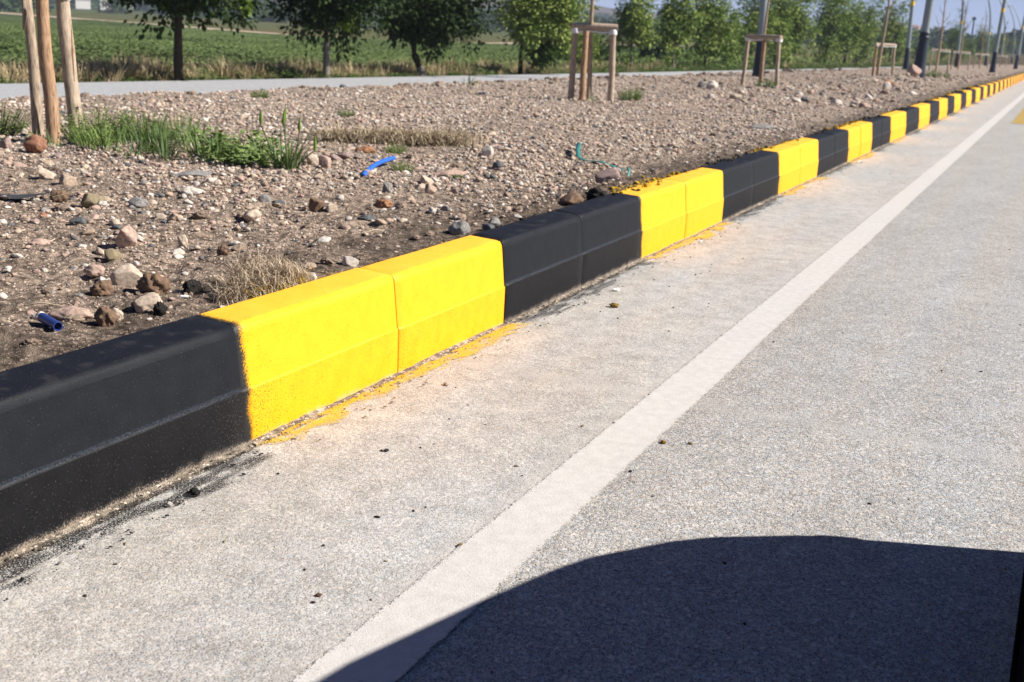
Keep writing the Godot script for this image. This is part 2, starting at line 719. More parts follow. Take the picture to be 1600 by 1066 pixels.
func terrain(x: float, s: float) -> float:
	var r := Vector2(x, s).length()
	var az := rad_to_deg(atan2(x, s))
	var h := maxf(0.0, r - 140.0) * 0.0125 if r < 1700.0 else 1560.0 * 0.0125
	var ridge := 2.0
	for k in [[-180.0, -95.0, 10.0, 70.0], [-95.0, -30.0, 70.0, 62.0], [-30.0, -22.5, 62.0, 30.0], [-22.5, -18.0, 30.0, 17.5], [-18.0, -13.0, 17.5, 9.0], [-13.0, -7.0, 9.0, 6.5], [-7.0, 0.0, 6.5, 0.0], [0.0, 60.0, 0.0, 14.0], [60.0, 180.0, 14.0, 10.0]]:
		if az >= k[0] and az < k[1]:
			ridge = lerpf(k[2], k[3], (az - k[0]) / (k[1] - k[0]))
	h += ridge * smooth(430.0, 1600.0, r)
	if r > 300.0:
		h += noise_a.get_noise_2d(x * 0.004, s * 0.004) * minf(5.0, (r - 300.0) * 0.006)
	if r < 60.0:
		h -= 0.03
	return h


func ground() -> void:
	var az_n := 240
	var rows := []
	var r := 1.0
	while r < 420.0:
		rows.append(r)
		r *= 1.04
	rows.append(420.0)
	var at := func(i: int, j: int) -> Vector3:
		var a := TAU * i / (az_n - 1) - PI
		var x: float = sin(a) * rows[j]
		var s: float = cos(a) * rows[j]
		var y := terrain(x, s)
		if x > -11.2:
			y -= 0.06
		return Vector3(x, y, -s)
	var tint := func(_i: int, _j: int, p: Vector3) -> Color:
		var s := -p.z
		var k := noise_b.get_noise_2d(p.x * 0.02, s * 0.05) * 0.5 + 0.5
		var d := Vector2(p.x, s).length()
		if p.x > -12.0:
			return Color(0.15, 0.12, 0.075)
		if d < path_distance(p.x, s):
			return Color(0.075, 0.115, 0.04).lerp(Color(0.10, 0.13, 0.055), k)
		var c := Color(0.15, 0.165, 0.065).lerp(Color(0.2, 0.15, 0.08), smooth(0.45, 0.75, k))
		return c.lerp(Color(0.11, 0.15, 0.06), smooth(150.0, 330.0, d) * 0.6)
	structure("ground", grid_mesh(az_n, rows.size(), at, tint), M.ground)
	var rows2 := [420.0]
	while rows2[-1] < 2600.0:
		rows2.append(rows2[-1] * 1.06)
	var at2 := func(i: int, j: int) -> Vector3:
		var a := TAU * i / (az_n - 1) - PI
		var x: float = sin(a) * rows2[j]
		var s: float = cos(a) * rows2[j]
		return Vector3(x, terrain(x, s), -s)
	var tint2 := func(_i: int, _j: int, p: Vector3) -> Color:
		var k := noise_b.get_noise_2d(p.x * 0.006, p.z * 0.006) * 0.5 + 0.5
		var d := Vector2(p.x, p.z).length()
		var c := Color(0.17, 0.125, 0.10).lerp(Color(0.12, 0.10, 0.075), k)
		return Color(0.07, 0.1, 0.045).lerp(c, smooth(560.0, 800.0, d))
	structure("hills", grid_mesh(az_n, rows2.size(), at2, tint2), M.ground)


func path_points() -> Array:
	return [Vector2(-330, 120), Vector2(-250, 145), Vector2(-183, 152), Vector2(-125, 131), Vector2(-85, 113), Vector2(-66, 108), Vector2(-62, 118), Vector2(-64, 138), Vector2(-62, 165), Vector2(-55, 200)]


func path_distance(x: float, s: float) -> float:
	# how far the dirt path lies from the camera in that direction
	var dir := Vector2(x, s).normalized()
	var p := path_points()
	for i in p.size() - 1:
		var hit = Geometry2D.segment_intersects_segment(Vector2.ZERO, dir * 600.0, p[i], p[i + 1])
		if hit != null:
			return hit.length()
	return 130.0 if x < -14.0 else 20.0


func strip(pts: Array, half: float, lift: float) -> ArrayMesh:
	var st := begin()
	for i in pts.size() - 1:
		var n := 12
		for k in n:
			var p: Vector2 = pts[i].lerp(pts[i + 1], float(k) / n)
			var q: Vector2 = pts[i].lerp(pts[i + 1], float(k + 1) / n)
			var side: Vector2 = (pts[i + 1] - pts[i]).normalized().orthogonal() * half
			var c := []
			for v in [p - side, p + side, q + side, q - side]:
				c.append(Vector3(v.x, terrain(v.x, v.y) + lift, -v.y))
			quad(st, c[0], c[1], c[2], c[3])
	return finish(st)


func zlines(a: float, b: float, first: float, rate: float) -> PackedFloat32Array:
	var o := PackedFloat32Array()
	var s := a
	while s < b:
		o.append(s)
		s += maxf(first, absf(s) * rate)
	o.append(b)
	return o


func sheet(xs: PackedFloat32Array, ss: PackedFloat32Array, y: float, tint: Callable) -> ArrayMesh:
	var at := func(i: int, j: int) -> Vector3: return Vector3(xs[i], y, -ss[j])
	return grid_mesh(xs.size(), ss.size(), at, func(_i: int, _j: int, p: Vector3) -> Color: return tint.call(p))


func roads() -> void:
	var xm := zlines(-1.63, -0.845, 0.06, 0.0)
	var xs := zlines(-0.845, 3.0, 0.09, 0.0)
	for x in [4.0, 6.0, 8.0, 9.5]:
		xs.append(x)
	var tint := func(p: Vector3) -> Color:
		var s := -p.z
		var dust := smooth(-0.35, -0.95, p.x) * (0.75 + 0.5 * noise_b.get_noise_2d(p.x * 2.0, s * 0.9))
		dust = clampf(dust + 0.35 * smooth(-1.3, -1.6, p.x), 0.0, 1.0)
		var c := Color(0.67, 0.67, 0.675).lerp(Color(0.69, 0.655, 0.615), dust)
		var far := smooth(2.5, 9.0, s)
		c = c.lerp(Color(0.68, 0.67, 0.655) if p.x > -0.846 else Color(0.675, 0.66, 0.64), far * 0.85)
		var k := 1.0 + 0.10 * noise_a.get_noise_2d(p.x * 1.7, s * 0.8) + 0.05 * noise_b.get_noise_2d(p.x * 9.0, s * 5.0)
		# tyre-worn band left of the line is a shade warmer, in long streaks
		var streak := noise_c.get_noise_2d(p.x * 5.0, s * 0.12) * 0.04
		return Color(c.r * (k + streak), c.g * k, c.b * (k - streak))
	structure("road", sheet(xs, zlines(-12.0, 320.0, 0.07, 0.02), 0.0, tint), M.road)
	structure("road_margin", sheet(xm, zlines(-12.0, 320.0, 0.07, 0.02), 0.0, tint), M.margin)
	# white edge line
	var lx := PackedFloat32Array([-0.930, -0.922, -0.914, -0.906, -0.898, -0.89, -0.865, -0.84, -0.815, -0.79, -0.782, -0.774, -0.766, -0.758, -0.75])
	var ltint := func(p: Vector3) -> Color:
		var mid := -0.840 + 0.002 * noise_c.get_noise_1d(p.z * 0.7)
		var d := absf(p.x - mid)
		var k := 1.0 + 0.035 * noise_a.get_noise_2d(p.x * 6.0, p.z * 1.2)
		return Color(k, k * 0.995, k * 0.985, clampf(1.0 - smooth(0.054, 0.084, d + 0.004 * noise_b.get_noise_2d(p.x * 30.0, p.z * 30.0)), 0.0, 1.0))
	structure("white_road_line", sheet(lx, zlines(-4.0, 320.0, 0.016, 0.006), 0.004, ltint), M.line)
	# yellow road marking ahead
	var ymat: StandardMaterial3D = M.spray.duplicate()
	var ys := PackedFloat32Array([-0.58, -0.57, -0.56, -0.4, -0.2, 0.0, 0.2, 0.4, 0.6, 0.75, 0.77])
	var ytint := func(p: Vector3) -> Color:
		var a := smooth(-0.58, -0.56, p.x) * smooth(0.77, 0.75, p.x)
		return Color(0.62, 0.44, 0.10, a)
	structure("yellow_road_marking", sheet(ys, zlines(19.2, 26.0, 0.3, 0.0), 0.004, ytint), ymat)
	# the other carriageway, beyond the median
	var xn := 9
	var fs := zlines(-30.0, 320.0, 1.0, 0.03)
	var fat := func(i: int, j: int) -> Vector3:
		return Vector3(lerpf(road_edge(fs[j]), -8.7, float(i) / (xn - 1)), 0.0, -fs[j])
	var ftint := func(_i: int, _j: int, p: Vector3) -> Color:
		var k := 1.0 + 0.05 * noise_b.get_noise_2d(p.x * 0.8, p.z * 0.2)
		return Color(0.60 * k, 0.615 * k, 0.645 * k)
	structure("far_road", grid_mesh(xn, fs.size(), fat, ftint), M.margin)
	var pm := mat(lin(0.46, 0.36, 0.29), 1.0, 0.1)
	structure("dirt_path", strip(path_points(), 2.6, 0.06), pm)


# ---------------------------------------------------------------- kerb
func is_yellow(s: float) -> bool:
	return fposmod(s - STRIPE0, PERIOD) < 1.4


func kerb_texture(yellow: bool, edge_near: bool, n: int) -> Array:
	# u runs along the stone, v up its face and over its top: paint, pinholes, dust, painted sky sheen and crease light
	var w := 768
	var h := 450
	var fine := noise_bytes(FastNoiseLite.TYPE_SIMPLEX_SMOOTH, 0.15, n, Vector2i(w, h), false)
	var speck := noise_bytes(FastNoiseLite.TYPE_SIMPLEX_SMOOTH, 0.32, n + 1, Vector2i(w, h), false)
	var wide := noise_bytes(FastNoiseLite.TYPE_SIMPLEX_SMOOTH, 0.012, n + 2, Vector2i(w, h), false, 4)
	var b := PackedByteArray()
	b.resize(w * h * 3)
	var hb := PackedByteArray()
	hb.resize(w * h)
	for y in h:
		var v := float(y) / h * 0.415
		var lower := 1.0 if v < 0.139 else 0.0
		var top := smooth(0.285, 0.305, v)
		for x in w:
			var i := y * w + x
			var u := float(x) / w
			var f := (fine[i] - 128) / 128.0
			var sp := (speck[i] - 128) / 128.0
			var wd := (wide[i] - 128) / 128.0
			var r: float
			var g: float
			var bl: float
			if yellow:
				r = 238.0 + f * 4.0 + wd * 6.0 
				g = 167.0 + f * 3.0 + wd * 4.0 - lower * 2.0 + top * 10.0
				bl = 14.0 + wd * 6.0 + top * 34.0
				var thr := 0.80 - lower * 0.07 - (lower * 0.27 + 0.05) * smooth(0.35, 0.0, u) * (1.0 if edge_near else 0.5) + wd * 0.04
				if f * 0.75 + sp * 0.45 > thr:
					r = 92.0
					g = 66.0
					bl = 26.0
				if edge_near:
					# black overspray at the end next to a black stone
					var d := u - 0.012 - 0.01 * wd - 0.02 * smooth(0.10, 0.0, v)
					var k := smooth(0.03, 0.0, d + f * 0.014)
					r = lerpf(r, 30.0, k)
					g = lerpf(g, 31.0, k)
					bl = lerpf(bl, 34.0, k)
				# thin paint at the foot lets the cement through
				var foot := smooth(0.018 + 0.012 * wd, 0.0, v + f * 0.006)
				r = lerpf(r, 190.0, foot * 0.8)
				g = lerpf(g, 170.0, foot * 0.8)
				bl = lerpf(bl, 140.0, foot * 0.8)
			else:
				r = 19.0 + f * 3.0 + wd * 4.0 - lower * 1.0 + top * 1.0
				g = 22.5 + f * 3.0 + wd * 4.0 - lower * 4.0
				bl = 29.0 + f * 3.0 + wd * 4.0 - lower * 7.0  # upper face bluer and lighter: sky sheen painted into the black
				var thr2 := 0.88 - lower * (0.10 + 0.25 * smooth(0.75, 1.0, u) + 0.2 * smooth(0.05, 0.0, v)) - top * 0.06 + wd * 0.1
				if f * 0.6 + sp * 0.6 > thr2:
					r += 66.0
					g += 65.0
					bl += 62.0
				var crease_highlight := smooth(0.008, 0.003, absf(v - 0.1415 + 0.002 * wd)) * clampf(0.75 + f * 0.9, 0.0, 1.0)  # light caught by the upward crease edge, painted as paler grey
				r += crease_highlight * 25.0
				g += crease_highlight * 27.0
				bl += crease_highlight * 30.0
				var dusty := top * smooth(0.25, 0.7, wd) * 0.22
				r = lerpf(r, 96.0, dusty)
				g = lerpf(g, 84.0, dusty)
				bl = lerpf(bl, 76.0, dusty)
				var foot2 := smooth(0.022 + 0.016 * wd, 0.0, v + f * 0.010)
				r = lerpf(r, 176.0, foot2 * 0.75)
				g = lerpf(g, 160.0, foot2 * 0.75)
				bl = lerpf(bl, 142.0, foot2 * 0.75)
			hb[i] = int(clampf(170.0 + f * 22.0 + sp * 18.0 + wd * 40.0 - (150.0 if f * 0.75 + sp * 0.45 > 0.78 - lower * 0.1 else 0.0), 0, 255))
			b[i * 3] = int(clampf(r, 0, 255))
			b[i * 3 + 1] = int(clampf(g, 0, 255))
			b[i * 3 + 2] = int(clampf(bl, 0, 255))
	return [tex(b, w, h), tex(hb, w, h, Image.FORMAT_L8)]


func kerb_profile() -> Array:
	# [lat offset from the foot of the face, height]
	var p := [[0.002, -0.10], [0.003, 0.0], [0.005, 0.134], [0.0005, 0.139], [-0.013, 0.268]]
	for k in 5:
		var a := deg_to_rad(8.0 + 78.0 * (k + 1) / 5.0)
		p.append([-0.013 - 0.022 * (1.0 - cos(a)) - 0.001, 0.268 + 0.022 * sin(a) + 0.002])
	p.append([-0.135, 0.297])
	p.append([-0.142, 0.29])
	p.append([-0.144, -0.10])
	return p


func kerb_stone_mesh(n: int) -> ArrayMesh:
	var prof := kerb_profile()
	var len_ := STONE - 0.0025
	var stations := [0.0, 0.004, 0.05, 0.16, 0.27, 0.38, 0.49, 0.60, 0.645, len_ - 0.004, len_]
	var v := [0.0]
	var total := 0.0
	for i in range(1, prof.size()):
		var d := Vector2(prof[i][0] - prof[i - 1][0], prof[i][1] - prof[i - 1][1]).length()
		total += d if i > 1 else 0.0
		v.append(total)
	var st := begin()
	var pt := func(i: int, k: int) -> Vector3:
		var s: float = stations[k]
		var x: float = prof[i][0]
		var y: float = prof[i][1]
		if k == 0 or k == stations.size() - 1:
			var c := Vector2(-0.07, 0.13)
			var q := Vector2(x, y)
			q += (c - q).normalized() * 0.0032
			x = q.x
			y = q.y
		var wob := noise_c.get_noise_3d(s * 7.0, i * 0.9, n * 5.3) * 0.0012
		return Vector3(x + wob, y + wob, -s)
	for i in prof.size() - 1:
		st.set_smooth_group(1 if i >= 4 and i < 10 else 10 + i)
		for k in stations.size() - 1:
			var q := [[i, k], [i, k + 1], [i + 1, k + 1], [i + 1, k]]
			for e in [0, 2, 1, 0, 3, 2]:
				var a: Array = q[e]
				st.set_uv(Vector2(stations[a[1]] / len_, clampf(v[a[0]] / 0.415, 0.0, 0.999)))
				st.add_vertex(pt.call(a[0], a[1]))
	st.set_smooth_group(40)
	for end in [0, stations.size() - 1]:
		for i in range(1, prof.size() - 1):
			var order := [0, i + 1, i] if end > 0 else [0, i, i + 1]
			for e in order:
				st.set_uv(Vector2(0.5, 0.4))
				st.add_vertex(pt.call(e, end))
	st.generate_normals()
	return st.commit()


func kerb() -> void:
	var shapes := []
	for n in 4:
		shapes.append(kerb_stone_mesh(n))
	var mats := {"y": [], "b": []}
	for k in 4:
		var m := mat(Color.WHITE, 0.58, 0.4)
		var maps := kerb_texture(true, k % 2 == 0, 100 + k * 10)
		m.albedo_texture = maps[0]
		m.heightmap_enabled = true
		m.heightmap_texture = maps[1]
		m.heightmap_scale = 0.16
		mats.y.append(m)
	for k in 2:
		var m := mat(Color.WHITE, 0.6, 0.3)
		var maps := kerb_texture(false, false, 200 + k * 10)
		m.albedo_texture = maps[0]
		m.heightmap_enabled = true
		m.heightmap_texture = maps[1]
		m.heightmap_scale = 0.16
		mats.b.append(m)
	var kb := thing("kerb", "long kerb of stones painted in black and yellow stripes along the road", "kerb", Vector3(KERB, 0, 0))
	var r := random(5)
	var s := STRIPE0 - PERIOD
	var count := 0
	while s < 150.0:
		var yellow := is_yellow(s + 0.1)
		var second := fposmod(s - STRIPE0 + 0.05, 1.4) > 0.4
		var nth := int(floor((s - STRIPE0 + 0.05) / PERIOD))
		var m: Material
		if yellow:
			m = mats.y[(1 if second else 0) + 2 * posmod(nth, 2)]
		else:
			m = mats.b[count % 2]
		var o := piece("yellow_kerb_stone" if yellow else "black_kerb_stone", shapes[(count * 3 + (1 if second else 0)) % 4], m, kb, Vector3(r.randf_range(-0.002, 0.0025), r.randf_range(-0.003, 0.002), -s))
		o.rotation.y = r.randf_range(-0.002, 0.002)
		s += STONE
		count += 1
	var core := begin()
	box(core, Transform3D(Basis(), Vector3(-0.078, 0.09, -70.0)), Vector3(0.105, 0.38, 150.0))
	piece("bedding_mortar", finish(core), M.joint, kb)
	# sandy crumbs in the gutter where face and road meet
	var xs := PackedFloat32Array()
	for i in 12:
		xs.append(KERB - 0.004 + i * 0.0042)
	var ss := zlines(0.4, 40.0, 0.008, 0.006)
	var at := func(i: int, j: int) -> Vector3:
		var x := xs[i]
		var q := ss[j]
		var t := float(i) / 11.0
		var w := clampf(0.55 + 0.6 * noise_b.get_noise_2d(x * 6.0, q * 2.2), 0.15, 1.0)
		var y := (0.012 * w) * pow(1.0 - t, 1.5) + 0.004 * maxf(0.0, noise_b.get_noise_2d(x * 90.0, q * 90.0)) * (1.0 - t)
		return Vector3(x, maxf(y, 0.0) - 0.0012 * t, -q)
	var tint := func(_i: int, _j: int, p: Vector3) -> Color:
		var k := 0.9 + 0.35 * noise_b.get_noise_2d(p.x * 120.0, p.z * 120.0)
		return Color(0.62 * k, 0.53 * k, 0.43 * k)
	structure("gutter_sand", grid_mesh(xs.size(), ss.size(), at, tint), M.soil).set_meta("kind", "stuff")
	# paint that went past the foot of the kerb onto the road
	for yellow in [true, false]:
		var px := PackedFloat32Array()
		for i in 26:
			px.append(KERB + i * 0.0125)
		var ps := zlines(0.3, 60.0, 0.012, 0.006)
		var ptint := func(p: Vector3) -> Color:
			var q := -p.z
			var x := p.x - KERB
			var ph := fposmod(q - STRIPE0, PERIOD)
			# how deep inside this colour's stripe, the fan of the spray leans ahead with distance from the kerb
			var lean := ph - x * 0.9
			var d := minf(lean, 1.4 - lean) if yellow else minf(lean - 1.4, PERIOD - lean)
			var along := smooth(-0.05, 0.06, d)
			var reach := (0.085 if yellow else 0.10) * (0.75 + 0.7 * noise_b.get_noise_1d(q * 1.1 + (40.0 if yellow else 0.0)) + 0.25 * noise_c.get_noise_1d(q * 7.0))
			var cover := smooth(reach + 0.05, reach - 0.03, x) * along
			var bare := noise_b.get_noise_2d(x * 34.0, q * 7.0)
			cover *= 1.0 - 0.7 * smooth(-0.1, 0.5, bare)
			cover *= smooth(0.008, 0.03, x)
			if yellow:
				return Color(0.86, 0.60, 0.05, clampf(cover, 0.0, 1.0))
			return Color(0.045, 0.045, 0.048, clampf(cover * 0.72, 0.0, 1.0))
		structure("yellow_overspray" if yellow else "black_overspray", sheet(px, ps, 0.004 if yellow else 0.0065, ptint), M.spray)


# ---------------------------------------------------------------- median
func soil_y(x: float, s: float) -> float:
	var y := 0.268
	var away := smooth(-1.72, -2.1, x)
	y += 0.030 * noise_a.get_noise_2d(x * 0.55, s * 0.4) * away
	y += 0.016 * noise_a.get_noise_2d(x * 3.2 + 40.0, s * 3.2) * (0.35 + 0.65 * away)
	var r := noise_r.get_noise_2d(x * 4.5, s * 4.5)
	y += 0.014 * maxf(0.0, r) * away
	y += 0.0055 * noise_b.get_noise_2d(x * 26.0, s * 26.0)
	# heap of rubble beside the lamp posts, further on
	y += 0.17 * exp(-pow((s - 29.0) / 5.0, 2.0) - pow((x + 3.4) / 1.1, 2.0)) * (1.0 + 0.8 * noise_a.get_noise_2d(x * 2.0, s * 1.5))
	y += 0.06 * smooth(16.0, 26.0, s) * exp(-pow((x + 2.3) / 0.5, 2.0))
	# earth thrown up behind the kerb here and there
	y += (0.032 * smooth(0.15, 0.6, noise_a.get_noise_2d(s * 0.9, 7.0)) + 0.012 * smooth(0.1, 0.5, noise_b.get_noise_2d(x * 7.0, s * 7.0))) * exp(-pow((x + 1.86) / 0.10, 2.0)) * smooth(3.2, 4.5, s)
	y -= 0.012 * exp(-pow((x + 1.78) / 0.06, 2.0)) * smooth(3.6, 2.8, s)
	# far shoulder
	var lip := smooth(-7.9, -8.7, x)
	y = lerpf(y + 0.02 * smooth(-6.9, -7.7, x) * noise_a.get_noise_2d(s * 1.2, x), -0.05, lip)
	return y


func median() -> void:
	var xs := PackedFloat32Array()
	var x := -1.728
	while x > -8.8:
		xs.append(x)
		x -= clampf(0.012 + (-x - 2.6) * 0.009, 0.012, 0.06)
	xs.append(-8.8)
	xs.reverse()
	var ss := zlines(0.3, 320.0, 0.0125, 0.0062)
	var heights := func(i: int, j: int) -> Vector3: return Vector3(xs[i], soil_y(xs[i], ss[j]), -ss[j])
	var tint := func(_i: int, _j: int, p: Vector3) -> Color:
		var s := -p.z
		var k := noise_a.get_noise_2d(p.x * 0.9, s * 0.9) * 0.5 + 0.5
		var c := Color(0.60, 0.465, 0.37).lerp(Color(0.46, 0.365, 0.29), k)
		c = c.lerp(Color(0.30, 0.23, 0.18), smooth(0.2, 0.7, noise_b.get_noise_2d(p.x * 5.0, s * 5.0)) * 0.7)
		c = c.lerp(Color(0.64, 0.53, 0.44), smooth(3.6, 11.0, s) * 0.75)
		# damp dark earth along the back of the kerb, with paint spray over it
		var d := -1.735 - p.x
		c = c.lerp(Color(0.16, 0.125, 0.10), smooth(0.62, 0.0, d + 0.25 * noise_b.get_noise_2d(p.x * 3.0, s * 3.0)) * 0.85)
		var grain := noise_b.get_noise_2d(p.x * 24.0, s * 24.0)
		var reach := 0.055 + 0.055 * noise_a.get_noise_2d(s * 1.3, 3.0)
		var cover := smooth(reach + 0.05, reach - 0.03, d + grain * 0.03)
		if is_yellow(s + 0.03 * grain):
			c = c.lerp(Color(0.66, 0.42, 0.02), cover * smooth(-0.1, 0.25, grain + 0.25))
		else:
			c = c.lerp(Color(0.022, 0.023, 0.025), cover * 0.95)
		return c
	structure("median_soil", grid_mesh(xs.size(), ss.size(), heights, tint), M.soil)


# ---------------------------------------------------------------- stones
func seen(p: Vector3) -> Vector3:
	# where a point lies before the camera: x and y in half-frames, z the distance
	var q := cam_basis.orthonormalized().inverse() * (p - cam_at)
	var t := tan(deg_to_rad(33.878 / 2.0))
	return Vector3(q.x / (-q.z * t * 1.501), q.y / (-q.z * t), -q.z)


func tinted(c: Color) -> StandardMaterial3D:
	var m: StandardMaterial3D = M.stone.duplicate()
	m.vertex_color_use_as_albedo = false
	m.albedo_color = c.linear_to_srgb()
	return m


var stone_tints := {
	"cream": Color(0.74, 0.60, 0.48), "white": Color(0.84, 0.76, 0.68), "pink": Color(0.62, 0.45, 0.37), "tan": Color(0.56, 0.43, 0.33),
	"grey": Color(0.36, 0.345, 0.335), "slate": Color(0.17, 0.18, 0.19), "rust": Color(0.40, 0.20, 0.13), "mauve": Color(0.46, 0.34, 0.31), "earth": Color(0.26, 0.17, 0.115),
	"tar": Color(0.03, 0.028, 0.027), "orange": Color(0.50, 0.26, 0.15), "olive": Color(0.34, 0.28, 0.18),
}


